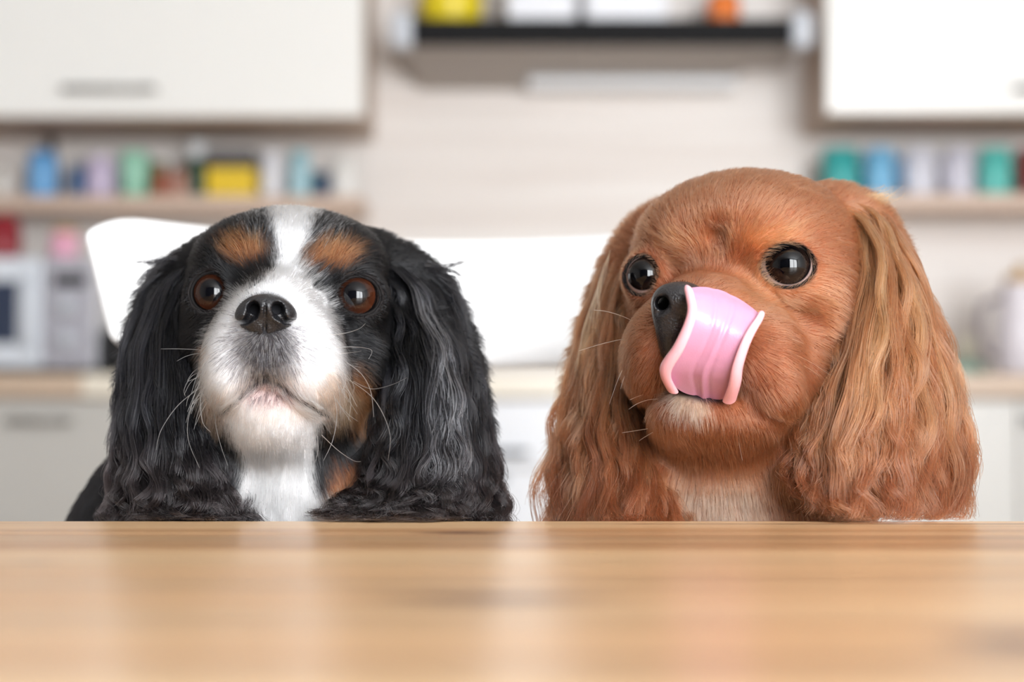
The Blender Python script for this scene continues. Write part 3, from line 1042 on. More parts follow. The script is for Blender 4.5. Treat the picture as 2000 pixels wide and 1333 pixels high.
def sheet(G, u, v):
    """sample the guide sheet: u in 0..1 across, v in 0..1 along (arrays of equal shape)"""
    U = G.shape[0]
    uu = np.clip(u, 0, 1) * (U - 1); i = np.clip(uu.astype(int), 0, U - 2); fu = (uu - i)[..., None]
    vv = np.clip(v, 0, 1) * (G.shape[1] - 1); j = np.clip(vv.astype(int), 0, G.shape[1] - 2); fv = (vv - j)[..., None]
    a = G[i, j] * (1 - fv) + G[i, j + 1] * fv
    b = G[i + 1, j] * (1 - fv) + G[i + 1, j + 1] * fv
    return a * (1 - fu) + b * fu


def ear_hair(name, G, n, colf, parent, base, K=22, thick=0.014, wave=0.0025, freq=3.0, curl=0.0, clumps=260, rad=0.00016,
             spread=0.004, vmin=0.0, vmax=0.62, seed=1, over=0.04, tight=0.85, edge=0.0):
    r = np.random.default_rng(seed)
    cu = r.uniform(-.04, 1.04, clumps); cv = r.uniform(vmin, vmax, clumps) ** 1.0; cl = r.uniform(.45, 1.05, clumps)
    cph = r.uniform(0, 6.28, (clumps, 2)); cfr = freq * r.uniform(.7, 1.35, clumps); cam_ = r.uniform(.4, 1.4, clumps)
    cw = r.uniform(-.35, 1.0, clumps); ctone = r.normal(0, 1, clumps); cend = r.uniform(.0, over, clumps)
    cdrift = r.normal(0, spread * .8, clumps)
    k = r.integers(0, clumps, n)
    su = cu[k] + r.normal(0, .045, n); sv = np.clip(cv[k] + r.normal(0, .04, n), 0, .9)
    t = np.linspace(0, 1, K)[None, :]
    v1 = np.minimum(sv + cl[k] * 1.0, 1.0 + cend[k] * r.uniform(.3, 1, n)) * r.uniform(.86, 1.0, n)
    v = sv[:, None] + (v1 - sv)[:, None] * t
    conv = tight * t ** .55
    u = su[:, None] * (1 - conv) + (cu[k] + r.normal(0, .012, n))[:, None] * conv
    p = sheet(G, u, v)
    ex = np.maximum(v - 1, 0) * 0.10
    p[..., 2] -= ex
    # outward direction of the sheet: towards the camera in the middle, sideways at the rims
    mid = sheet(G, np.full_like(u, .5), v)
    lat = p - mid; lat[..., 1] *= .3; lat[..., 2] = 0
    out = np.zeros_like(p); out[..., 1] = -1
    out += lat / 0.07
    out /= np.linalg.norm(out, axis=-1, keepdims=True)
    rise = np.minimum(1, (t * 3.0)) ** .7
    w = (cw[k] + r.normal(0, .12, n))[:, None] * thick * (.2 + .8 * rise) * (1 - .6 * np.clip(np.abs(2 * u - 1), 0, 1) ** 2)
    p = p + out * w[..., None]
    # wave: sideways and in depth
    arg = 2 * math.pi * cfr[k][:, None] * (v ** 1.25) + cph[k, 0][:, None] + r.normal(0, .25, n)[:, None]
    amp = (wave * cam_[k])[:, None] * t ** .8
    if curl:
        amp = amp + curl * cam_[k][:, None] * np.clip((v - .80) / .20, 0, 1.2) ** 1.5
        arg = arg + 2 * math.pi * .9 * np.clip((v - .80) / .20, 0, 1.2) ** 1.6
    p[..., 0] += amp * np.sin(arg)
    p[..., 1] += amp * .7 * np.cos(arg * 1.07 + cph[k, 1][:, None])
    p[..., 2] += amp * .5 * np.cos(arg) * t
    p[..., 0] += cdrift[k][:, None] * t ** 1.5 + (r.normal(0, spread * .35, n))[:, None] * t ** 1.6
    p[..., 1] += r.normal(0, spread * .3, n)[:, None] * t ** 1.5
    # nothing sinks into the table
    over_t = p[..., 1] < TE + .004
    p[..., 2] = np.where(over_t, np.maximum(p[..., 2], TZ + .0008 + np.abs(r.normal(0, .0012, n))[:, None]), p[..., 2])
    R = rad * (1 - .75 * t ** 2.5) * r.uniform(.75, 1.25, n)[:, None]
    c = colf(p, u, v, ctone[k], r.normal(0, 1, n))
    return strands(name, p, np.broadcast_to(R, p.shape[:2]), c, M['long_fur'], parent, base)


def fur_coat(name, v, q, nrm, count, dens, length, groom, colour, parent, base, K=6, seed=3, rad=0.00013, lift=0.5, mat=None, fld=None):
    r = np.random.default_rng(seed)
    tri = np.concatenate([q[:, [0, 1, 2]], q[:, [0, 2, 3]]])
    A = np.linalg.norm(np.cross(v[tri[:, 1]] - v[tri[:, 0]], v[tri[:, 2]] - v[tri[:, 0]]), axis=1) / 2
    cen = v[tri].mean(1)
    A = A * dens(cen)
    pick = r.choice(len(tri), size=count, p=A / A.sum())
    a, b = r.random(count), r.random(count)
    fl = a + b > 1
    a[fl], b[fl] = 1 - a[fl], 1 - b[fl]
    T = tri[pick]
    p = v[T[:, 0]] * (1 - a - b)[:, None] + v[T[:, 1]] * a[:, None] + v[T[:, 2]] * b[:, None]
    n = nrm[T[:, 0]] * (1 - a - b)[:, None] + nrm[T[:, 1]] * a[:, None] + nrm[T[:, 2]] * b[:, None]
    n /= np.linalg.norm(n, axis=1, keepdims=True) + 1e-9
    L = length(p) * r.uniform(.65, 1.15, count)
    g = groom(p, n)
    g = g + .16 * vnoise(p, .016, seed) + .09 * vnoise(p, .004, seed + 5)
    g = g - n * (g * n).sum(1, keepdims=True)
    g /= np.linalg.norm(g, axis=1, keepdims=True) + 1e-9
    lf = lift(p) if callable(lift) else np.full(count, lift)
    d0 = g * np.cos(lf)[:, None] + n * np.sin(lf)[:, None] + r.normal(0, .07, (count, 3))
    d1 = g * 1.0 + n * (np.sin(lf) * .12)[:, None] + np.array([0, 0, -.25]) + r.normal(0, .09, (count, 3)) + .14 * vnoise(p, .005, seed + 9)
    d1 = d1 - n * np.minimum((d1 * n).sum(1, keepdims=True), 0) * .9
    t = np.linspace(0, 1, K)
    pts = p[:, None, :] - n[:, None, :] * .0006 + L[:, None, None] * (d0[:, None, :] * t[None, :, None] + (d1 - d0)[:, None, :] * (t ** 2 / 2)[None, :, None])
    if fld is not None:                                   # hairs lie on the skin, never under it
        for _ in range(2):
            f = fld.sample(pts.reshape(-1, 3)).reshape(count, K)
            push = np.clip(.0002 + .0013 * t[None, :] - f, 0, .006) * (t[None, :] > 0)
            pts = pts + n[:, None, :] * push[..., None]
    tb = pts[..., 1] < TE + .004
    pts[..., 2] = np.where(tb & (pts[..., 2] > TZ - .05), np.maximum(pts[..., 2], TZ + .0006), pts[..., 2])
    R = rad * (1 - .8 * t ** 2)[None, :] * r.uniform(.7, 1.3, count)[:, None] * np.clip(L / .010, .75, 1.25)[:, None]
    c = colour(p, r)
    return strands(name, pts, R, c, mat or M['fur'], parent, base)


def whiskers(lines, parent, base, rad=0.00020, colr=(232, 226, 220)):
    pts = np.array([catmull([W(*p) for p in l], 16) for l in lines])
    t = np.linspace(0, 1, 16)
    R = np.broadcast_to((rad * (1 - .7 * t))[None, :], pts.shape[:2])
    return strands('whiskers', pts, R, np.tile(np.array(lin(*colr)), (len(lines), 1)), M['fur'], parent, base)


def axes(fine, lo, flo, fhi, hi, coarse):
    a = np.arange(flo, fhi, fine)
    def grow(start, end, sgn):
        out, x, s = [], start, fine
        while (x < end) if sgn > 0 else (x > end):
            s = min(s * 1.25, coarse); x += sgn * s; out.append(x)
        return out
    return np.array(sorted(grow(flo, lo, -1)) + list(a) + grow(a[-1], hi, 1))


def ell_px(fld, px, py, d, rx, ry, rd, k=0.010, ang=0.0, op='u', yaw=0.0):
    """ellipsoid given by pixel centre, depth (mm), radii: px, px, mm; ang = roll in the picture plane"""
    D = FOCUS + d / 1000
    s = D / F
    rot = None
    if ang or yaw:
        rot = np.array((Matrix.Rotation(yaw, 3, 'Z') @ Matrix.Rotation(ang, 3, 'Y')))
    fld.ell(W(px, py, d), (rx * s, rd / 1000, ry * s), k, rot, op)


def groove(fld, line, r, depth, k=0.002):
    pts = [W(*p) for p in line]
    for a, b in zip(pts[:-1], pts[1:]): fld.cone(a, b, r, r, k, 'c')


def common_body(fld, xb, neck_px, neck_bot, x_front, torso, hips, sgn):
    """sitting dog below the table edge: torso, haunches, straight front legs, tail"""
    fld.ell(torso[0], torso[1], 0.04)
    fld.cone(W(*neck_bot), torso[0], 0.062, 0.07, 0.04)
    fld.ell(hips[0], hips[1], 0.05)
    for s in (-1, 1):
        hx, hy, hz = hips[0]
        fld.ell((hx + s * .058, hy - .01, .515), (.036, .075, .058), 0.02)
        fld.chain([(hx + s * .07, hy - .055, .485), (hx + s * .068, hy - .10, .466)], [.02, .017], .012)
        fld.ell((hx + s * .068, hy - .118, .4655), (.019, .028, .0155), 0.008)
        fx = x_front + s * .043
        fld.chain([(fx, .975, .70), (fx, .968, .59), (fx, .960, .545), (fx, .958, .475)], [.036, .026, .020, .017], .02)
        fld.ell((fx, .945, .4655), (.020, .028, .0155), 0.008)
    fld.chain([(hips[0][0], hips[0][1] + .06, .49), (hips[0][0] + sgn * .03, hips[0][1] + .10, .47), (hips[0][0] + sgn * .09, hips[0][1] + .115, .468)], [.022, .018, .012], .015)


# ================================================================== tricolour dog
def build_tricolour():
    base = (-0.14, 1.06, SEAT)
    dog = empty('cavalier_spaniel', base, 'black, white and tan spaniel with brown eyes, muzzle raised over the table edge', 'dog')
    earsL = ear_guides([
        [(430, 470, 82), (350, 508, 78), (293, 565, 68), (260, 660, 55), (245, 780, 42), (242, 900, 30), (226, 1046, 12)],
        [(425, 480, 74), (360, 525, 68), (313, 595, 56), (290, 705, 40), (285, 830, 26), (290, 930, 14), (283, 1046, 2)],
        [(420, 495, 66), (374, 540, 60), (342, 615, 48), (335, 720, 28), (345, 850, 14), (360, 940, 5), (360, 1042, -5)],
        [(415, 515, 60), (386, 555, 54), (370, 620, 46), (378, 730, 32), (402, 850, 20), (424, 940, 10), (438, 1042, -3)],
        [(410, 530, 58), (390, 570, 54), (384, 635, 50), (398, 740, 40), (430, 850, 30), (462, 930, 18), (484, 1034, 3)]])
    earsR = ear_guides([
        [(722, 530, 60), (746, 565, 56), (757, 635, 50), (757, 740, 40), (742, 850, 28), (726, 935, 16), (640, 1008, -14)],
        [(718, 510, 62), (758, 550, 58), (785, 615, 50), (797, 720, 30), (790, 850, 16), (772, 950, 2), (705, 1014, -20)],
        [(712, 492, 68), (772, 532, 64), (818, 600, 54), (846, 700, 30), (853, 840, 14), (843, 940, 2), (800, 1016, -20)],
        [(708, 478, 76), (785, 516, 72), (850, 595, 62), (895, 720, 40), (911, 850, 24), (918, 950, 10), (892, 1042, -5)],
        [(704, 468, 82), (800, 506, 78), (868, 570, 70), (918, 690, 54), (938, 810, 42), (958, 930, 28), (973, 1046, 12)]])
    xs = axes(.0016, -.27, -.195, .0, .02, .006)
    ys = axes(.0016, .83, .835, .985, 1.24, .006)
    zs = axes(.0016, .44, .745, .905, .915, .006)
    fld = Field(xs, ys, zs)
    fld.f[:] = .06
    # skull
    ell_px(fld, 568, 588, 68, 190, 162, 62, .02)
    ell_px(fld, 570, 508, 62, 168, 80, 48, .02)
    ell_px(fld, 470, 515, 34, 72, 52, 20, .016)          # brows
    ell_px(fld, 655, 520, 34, 80, 52, 20, .016)
    ell_px(fld, 420, 670, 45, 62, 95, 32, .02)            # cheeks
    ell_px(fld, 705, 690, 45, 66, 100, 32, .02)
    # eyes
    eyes = [dict(c=W(421, 577, 21.5), R=.0122, axis=(-.20, -1, .10), tilt=.05, ra=.0100, rb=.0101, gaze=(-.04, -1, .14), side=1, corner=.002),
            dict(c=W(696, 584, 20), R=.0128, axis=(.22, -1, .10), tilt=-.10, ra=.0110, rb=.0100, gaze=(.05, -1, .14), side=-1, corner=.003)]
    for e in eyes: add_eye(fld, e)
    # muzzle
    ell_px(fld, 548, 600, 12, 70, 70, 38, .014)            # bridge
    ell_px(fld, 535, 650, -4, 104, 78, 34, .014)
    ell_px(fld, 462, 715, -4, 66, 92, 27, .012, ang=.12)    # flews
    ell_px(fld, 606, 720, -4, 72, 92, 27, .012, ang=-.10)
    ell_px(fld, 536, 690, -14, 62, 50, 20, .012)
    ell_px(fld, 645, 790, 22, 46, 60, 26, .012)
    ell_px(fld, 426, 780, 22, 36, 50, 24, .012)
    # lower jaw and chin, sharp crease against the flews
    ell_px(fld, 528, 800, 4, 78, 62, 24, .0025)
    ell_px(fld, 532, 832, 20, 86, 44, 30, .012)
    groove(fld, [(438, 808, -14), (470, 775, -22), (500, 748, -26), (517, 740, -27), (545, 752, -26), (590, 785, -22), (640, 812, -12)], .0013, 0, .004)
    groove(fld, [(518, 690, -36), (517, 740, -30)], .0012, 0, .003)
    # neck and throat
    fld.chain([W(555, 760, 84), W(560, 900, 84), W(562, 1010, 78)], [.046, .046, .054], .03)
    ell_px(fld, 545, 1000, 50, 120, 80, 26, .02)
    # ears: leather flaps
    for G in (earsL, earsR):
        for u, rr in ((0, .004), (1, .007), (2, .008), (3, .007), (4, .004)):
            p = G[u][:34:3]
            fld.chain(p + np.array([0, .008, 0]), np.linspace(rr * 1.1, rr * .7, len(p)), .008)
    common_body(fld, -.17, 0, (562, 1000, 75), -.112, ((-.182, 1.055, .70), (.062, .105, .098)), ((-.17, 1.11, .555), (.068, .085, .085)), -1)
    for e in eyes: cut_eye(fld, e)
    v, q = fld.mesh()
    v = smooth_mesh(v, q, 2)
    nrm = vnormals(v, q)
    nose_tip = W(520, 640, -40)
    lip = [(432, 812), (470, 776), (500, 750), (517, 741), (545, 752), (590, 786), (640, 814)]

    def colour_at(p):
        px, py = proj(p)
        d = p[:, 1] - FOCUS
        nz = vnoise(p, .008, 4)
        x, y = px + nz[:, 0] * 5, py + nz[:, 2] * 5
        c = np.tile(np.array(lin(14, 14, 16)), (len(p), 1))
        front = sstep(.10, .06, d)
        # blaze and muzzle, as half widths along the face
        ky = [380, 415, 450, 480, 505, 538, 556, 568, 600, 627, 665, 700, 750, 790, 815, 835]
        kl = [530, 531, 536, 541, 542, 529, 500, 462, 440, 420, 402, 394, 394, 402, 425, 450]
        kr = [612, 610, 602, 590, 577, 590, 612, 626, 640, 650, 664, 674, 678, 668, 645, 615]
        lx, rx = np.interp(y, ky, kl), np.interp(y, ky, kr)
        so = np.interp(y, [415, 470, 520, 600], [16, 10, 6, 8])
        m = sstep(-so, so, x - lx) * sstep(-so, so, rx - x) * (y < 840)
        c = mixc(c, m * front, (244, 243, 245))
        # tan marks
        c = mixc(c, blob(x, y, 478, 493, 42, 26, .4, .25) * .95 * front, (108, 66, 36))
        c = mixc(c, blob(x, y, 645, 500, 50, 27, .4, -.15) * .95 * front, (108, 66, 36))
        c = mixc(c, blob(x, y, 703, 782, 27, 62, .4, -.1) * .9 * front, (106, 68, 40))
        c = mixc(c, blob(x, y, 652, 775, 36, 45, .5) * .75 * front, (206, 164, 128))
        c = mixc(c, blob(x, y, 425, 800, 28, 32, .5) * .6 * front, (214, 176, 148))
        c = mixc(c, blob(x, y, 400, 690, 10, 14, .5) * .6 * front, (196, 150, 116))
        # chin, throat and chest
        c = mixc(c, blob(x, y, 530, 800, 88, 76, .22) * front, (238, 226, 220))
        yl = np.interp(y, [800, 860, 900, 940, 960, 1020], [445, 455, 478, 475, 460, 450])
        yr = np.interp(y, [800, 860, 900, 940, 960, 1020], [628, 618, 604, 608, 690, 705])
        th = sstep(-8, 8, x - yl) * sstep(-8, 8, yr - x) * sstep(820, 840, y) * sstep(1130, 1080, y)
        c = mixc(c, th * front, (243, 240, 240))
        c = mixc(c, blob(x, y, 664, 922, 32, 34, .4) * (1 - th) * front, (112, 68, 44))
        return c

    def skin_col(p):
        px, py = proj(p)
        c = colour_at(p) * .75
        c = mixc(c, blob(px, py, 520, 680, 62, 62, .5), (52, 49, 51))
        c = mixc(c, blob(px, py, 519, 612, 56, 42, .2), (24, 24, 27))
        c = mixc(c, blob(px, py, 530, 775, 60, 30, .5), (196, 172, 168))
        c = mixc(c, near_line(px, py, lip, 7), (40, 32, 34))
        c = mixc(c, blob(px, py, 517, 742, 24, 10, .5), (40, 32, 34))
        for e in eyes:
            c = mixc(c, eye_mask(p, e, 1.15, 1.35), (20, 16, 16))
        return c

    def dens(p):
        px, py = proj(p)
        d = np.ones(len(p))
        d *= 1 - blob(px, py, 519, 612, 52, 36, .15)                       # nose leather
        d *= 1 + .3 * blob(px, py, 520, 690, 60, 44, .5)
        d *= 1 - .25 * near_line(px, py, lip, 7)                  # thin whisker bed under the nose
        d *= 1 + .2 * blob(px, py, 528, 770, 50, 20, .5)
        for e in eyes:
            d *= 1 - eye_mask(p, e, 1.02, 1.14)
        d *= np.where(p[:, 2] < .74, .22, 1) * np.where(p[:, 1] > 1.0, .6, 1) * np.where((p[:, 2] > .74) & (p[:, 1] < .95), 1.5, 1)
        return d

    def length(p):
        px, py = proj(p)
        L = np.full(len(p), .0095)
        L = np.where(blob(px, py, 535, 690, 160, 150, .3) > .5, .0065, L)
        L = np.where(blob(px, py, 520, 640, 90, 75, .3) > .5, .0042, L)
        L = np.where(blob(px, py, 530, 835, 100, 60, .3) > .5, .0065, L)
        L = np.where(py > 870, np.interp(py, [870, 940, 990], [.011, .014, .026]), L)
        L = np.where((p[:, 1] > 1.0) & (p[:, 2] < .80), .022, L)
        for e in eyes:
            dist = np.linalg.norm(p - e['c'], axis=1)
            L = np.minimum(L, np.interp(dist, [.012, .022], [.0022, .012]))
        return L

    def groom(p, n):
        g = p - nose_tip
        g /= np.linalg.norm(g, axis=1, keepdims=True) + 1e-9
        px, py = proj(p)
        g[:, 2] -= sstep(700, 900, py) * 1.2
        side = sstep(120, 200, np.abs(px - 560)) * sstep(440, 560, py)
        g[:, 2] -= side * .7
        ch = blob(px, py, 528, 790, 80, 46, .4)[:, None]                 # chin hair points down and forward
        g = g * (1 - ch) + np.array([0, -.8, -1.0]) * ch
        g[:, 0] += ch[:, 0] * (px - 525) / 90
        return g

    skin_o = np_mesh('body', v, q, M['skin'], dog, base, skin_col(v))

    def fur_colour(p, r):
        c = colour_at(p + r.normal(0, .0011, p.shape))
        lum = c.mean(1)
        k = np.where(lum < .1, np.exp(r.normal(0, .35, len(p))), np.exp(r.normal(0, .10, len(p))))
        px, py = proj(p)
        c = np.minimum(c * k[:, None], .92)
        # grizzled edge of the blaze on the crown
        gz = (r.random(len(p)) < .22 * (blob(px, py, 515, 440, 42, 42, .5) + blob(px, py, 630, 440, 42, 42, .5)))
        c[gz] = np.array(lin(190, 196, 206))
        bed = blob(px, py, 520, 680, 70, 62, .55)                 # grey whisker bed under the nose
        dk = r.random(len(p)) < bed * .62
        c[dk] = np.array(lin(58, 56, 60))
        dk = r.random(len(p)) < blob(px, py, 522, 762, 44, 20, .5) * .3   # dark hairs on the lip
        c[dk] = np.array(lin(62, 50, 52))
        return c

    fur_coat('fur_coat', v, q, nrm, 230000, dens, length, groom, fur_colour, dog, base, 6, 11, .00011, lambda p: .42 + .55 * blob(*proj(p), 527, 776, 50, 26, .4), fld=fld)

    # ears
    def ear_col(streak):
        def f(p, u, v, ct, st):
            c = np.zeros(p.shape)
            a = np.array(lin(12, 12, 15)); br = np.array(lin(34, 28, 28)); gr = np.array(lin(172, 172, 180))
            low = sstep(.62, .95, v)[..., None]
            c[:] = a
            c = c * (1 - low * .7) + br * low * .7
            c *= np.exp(.30 * ct + .22 * st)[:, None, None]
            if streak is not None:
                s = np.exp(-((u - streak[0]) / streak[1]) ** 2) * sstep(.22, .36, v) * sstep(.88, .66, v) * (st > -.1)[:, None]
                c = c * (1 - .75 * s[..., None]) + gr * .75 * s[..., None]
            return c
        return f
    ear_hair('ear_fur', earsL, 13000, ear_col(None), dog, base, 30, .014, .0022, 4.6, .0030, 200, .00017, .0040, 0, .6, 21)
    ear_hair('ear_fur', earsR, 15000, ear_col((.60, .075)), dog, base, 30, .015, .0025, 5.0, .0032, 220, .00017, .0040, 0, .6, 22)
    # flyaway wisps at the ear roots
    wl = []
    r = np.random.default_rng(5)
    tufts = [((340, 508), (300, 512), (262, 514)), ((330, 515), (290, 530), (262, 560)), ((318, 530), (282, 560), (250, 580)), ((310, 545), (276, 590), (246, 640)),
             ((300, 570), (268, 620), (240, 668)), ((290, 590), (262, 650), (238, 700)), ((345, 505), (315, 505), (285, 520)),
             ((830, 518), (870, 520), (918, 506)), ((835, 522), (880, 528), (906, 540)), ((850, 535), (890, 560), (905, 610)), ((860, 545), (895, 580), (912, 640)),
             ((868, 560), (900, 610), (920, 680)), ((845, 528), (885, 545), (900, 575))]
    for ta, tb, tc_ in tufts:
        for i in range(16):
            q_ = r.random()
            wl.append([(ta[0] + r.normal(0, 9), ta[1] + r.normal(0, 7), 68 + r.normal(0, 3)), (tb[0] + r.normal(0, 4), tb[1] + r.normal(0, 4), 62 + r.normal(0, 2)),
                       (tb[0] + (tc_[0] - tb[0]) * (.5 + .5 * q_) + r.normal(0, 3), tb[1] + (tc_[1] - tb[1]) * (.5 + .5 * q_) + r.normal(0, 3), 57)])
    for i in range(34):                                   # long loose hairs at the outer rims
        if r.random() < .4:
            x0, y0 = 262 + r.normal(0, 8), r.uniform(620, 800)
            wl.append([(x0, y0, 50), (x0 - r.uniform(8, 26), y0 + r.uniform(70, 130), 45), (x0 - r.uniform(5, 40), y0 + r.uniform(150, 230), 38)])
        else:
            y0 = r.uniform(560, 900); x0 = np.interp(y0, [560, 700, 900], [880, 915, 955])
            wl.append([(x0, y0, 55), (x0 + r.uniform(8, 24), y0 + r.uniform(30, 60), 50), (x0 + r.uniform(14, 40), min(1012, y0 + r.uniform(80, 160)), 42)])
    pts = np.array([catmull([W(*p) for p in l], 12) for l in wl])
    t = np.linspace(0, 1, 12)
    strands('ear_wisps', pts, np.broadcast_to((.00017 * (1 - .7 * t))[None], pts.shape[:2]), np.tile(np.array(lin(24, 24, 27)), (len(wl), 1)), M['long_fur'], dog, base)

    # eyes
    em = mat_eye('brown_eye', (8, 8, 12), (46, 24, 15), (66, 33, 19), (12, 9, 9), (110, 90, 84), 26, 50, 58)
    for e in eyes:
        eyeball(dog, base, e['c'], e['R'], e['gaze'], em)
        lid_ring(dog, base, e, .0009)

    # nose
    s_ = .00055
    c = W(519, 614, -38)
    nf = Field(np.arange(c[0] - .022, c[0] + .022, s_), np.arange(c[1] - .014, c[1] + .026, s_), np.arange(c[2] - .026, c[2] + .018, s_))
    nf.f[:] = .02
    ell_px(nf, 519, 602, -34, 46, 28, 12, .004)
    ell_px(nf, 486, 618, -34, 27, 24, 10.5, .004, ang=.2)
    ell_px(nf, 553, 618, -34, 27, 24, 10.5, .004, ang=-.2)
    ell_px(nf, 518, 640, -32, 36, 24, 8, .005)
    ell_px(nf, 518, 670, -28, 18, 24, 7, .006)
    for sx in (-1, 1):
        for o, sc_ in ((0, 1.0), (3, .85), (6, .6)):              # comma shaped nostrils: round hole and a slit towards the side
            nf.chain([W(519 + sx * 25, 598, -46 + o), W(519 + sx * 26, 614, -45 + o), W(519 + sx * 38, 628, -42 + o), W(519 + sx * 60, 630, -35 + o)],
                     [.0031 * sc_, .0031 * sc_, .0017 * sc_, .0012 * sc_], .0008, 'c')
        nf.chain([W(519 + sx * 24, 602, -46), W(519 + sx * 20, 606, -24)], [.0028, .0020], .001, 'c')
    for o in (0, 1.2):
        nf.chain([W(518, 588, -45.4 + o), W(518, 606, -45.6 + o), W(517, 640, -40.8 + o), W(517, 690, -35.4 + o)], [.0003, .0006, .0008, .0008], .0006, 'c')
    nv, nq = nf.mesh(); nv = smooth_mesh(nv, nq, 2)
    px, py = proj(nv)
    nc = np.tile(np.array(lin(24, 24, 27)), (len(nv), 1))
    np_mesh('nose', nv, nq, M['nose'], dog, base, nc)

    # whiskers
    wk = [[(640, 655, -18), (690, 648, -22), (714, 632, -24)], [(650, 680, -16), (690, 678, -24), (725, 684, -28), (720, 702, -30)],
          [(655, 692, -16), (680, 690, -22), (706, 686, -24)], [(672, 705, -12), (705, 730, -26), (724, 765, -32), (730, 815, -34)],
          [(670, 735, -12), (715, 765, -26), (752, 810, -32), (762, 860, -34), (758, 900, -34)], [(690, 745, -6), (725, 760, -18), (765, 752, -24), (795, 738, -26)],
          [(650, 760, -14), (658, 810, -26), (650, 860, -30), (632, 900, -32)], [(628, 850, -14), (660, 880, -26), (690, 900, -30), (705, 902, -32)],
          [(615, 840, -14), (622, 870, -24), (615, 905, -28)], [(405, 685, -10), (360, 682, -20), (314, 682, -24)], [(405, 692, -10), (375, 692, -20), (345, 706, -26)],
          [(400, 725, -10), (375, 735, -20), (360, 760, -26), (362, 775, -26)], [(402, 750, -8), (350, 790, -24), (315, 840, -30), (305, 880, -32)],
          [(395, 770, -6), (370, 810, -22), (368, 860, -28), (390, 915, -30)], [(404, 735, -10), (392, 780, -22), (396, 825, -26), (412, 845, -26)],
          [(400, 715, -8), (382, 722, -18), (365, 745, -22)], [(418, 800, -4), (425, 850, -16), (445, 910, -18)]]
    for i in range(26):
        a = r.uniform(0, 1)
        if r.random() < .5:
            x0, y0 = r.uniform(398, 420), r.uniform(680, 790)
            wk.append([(x0, y0, -10), (x0 - r.uniform(12, 28), y0 + r.uniform(5, 25), -18), (x0 - r.uniform(15, 45), y0 + r.uniform(25, 80), -22)])
        else:
            x0, y0 = r.uniform(640, 668), r.uniform(690, 800)
            wk.append([(x0, y0, -12), (x0 + r.uniform(10, 30), y0 + r.uniform(10, 30), -20), (x0 + r.uniform(14, 45), y0 + r.uniform(35, 90), -24)])
    whiskers([catmull(l, 4) for l in wk], dog, base, .00019)
    return dog


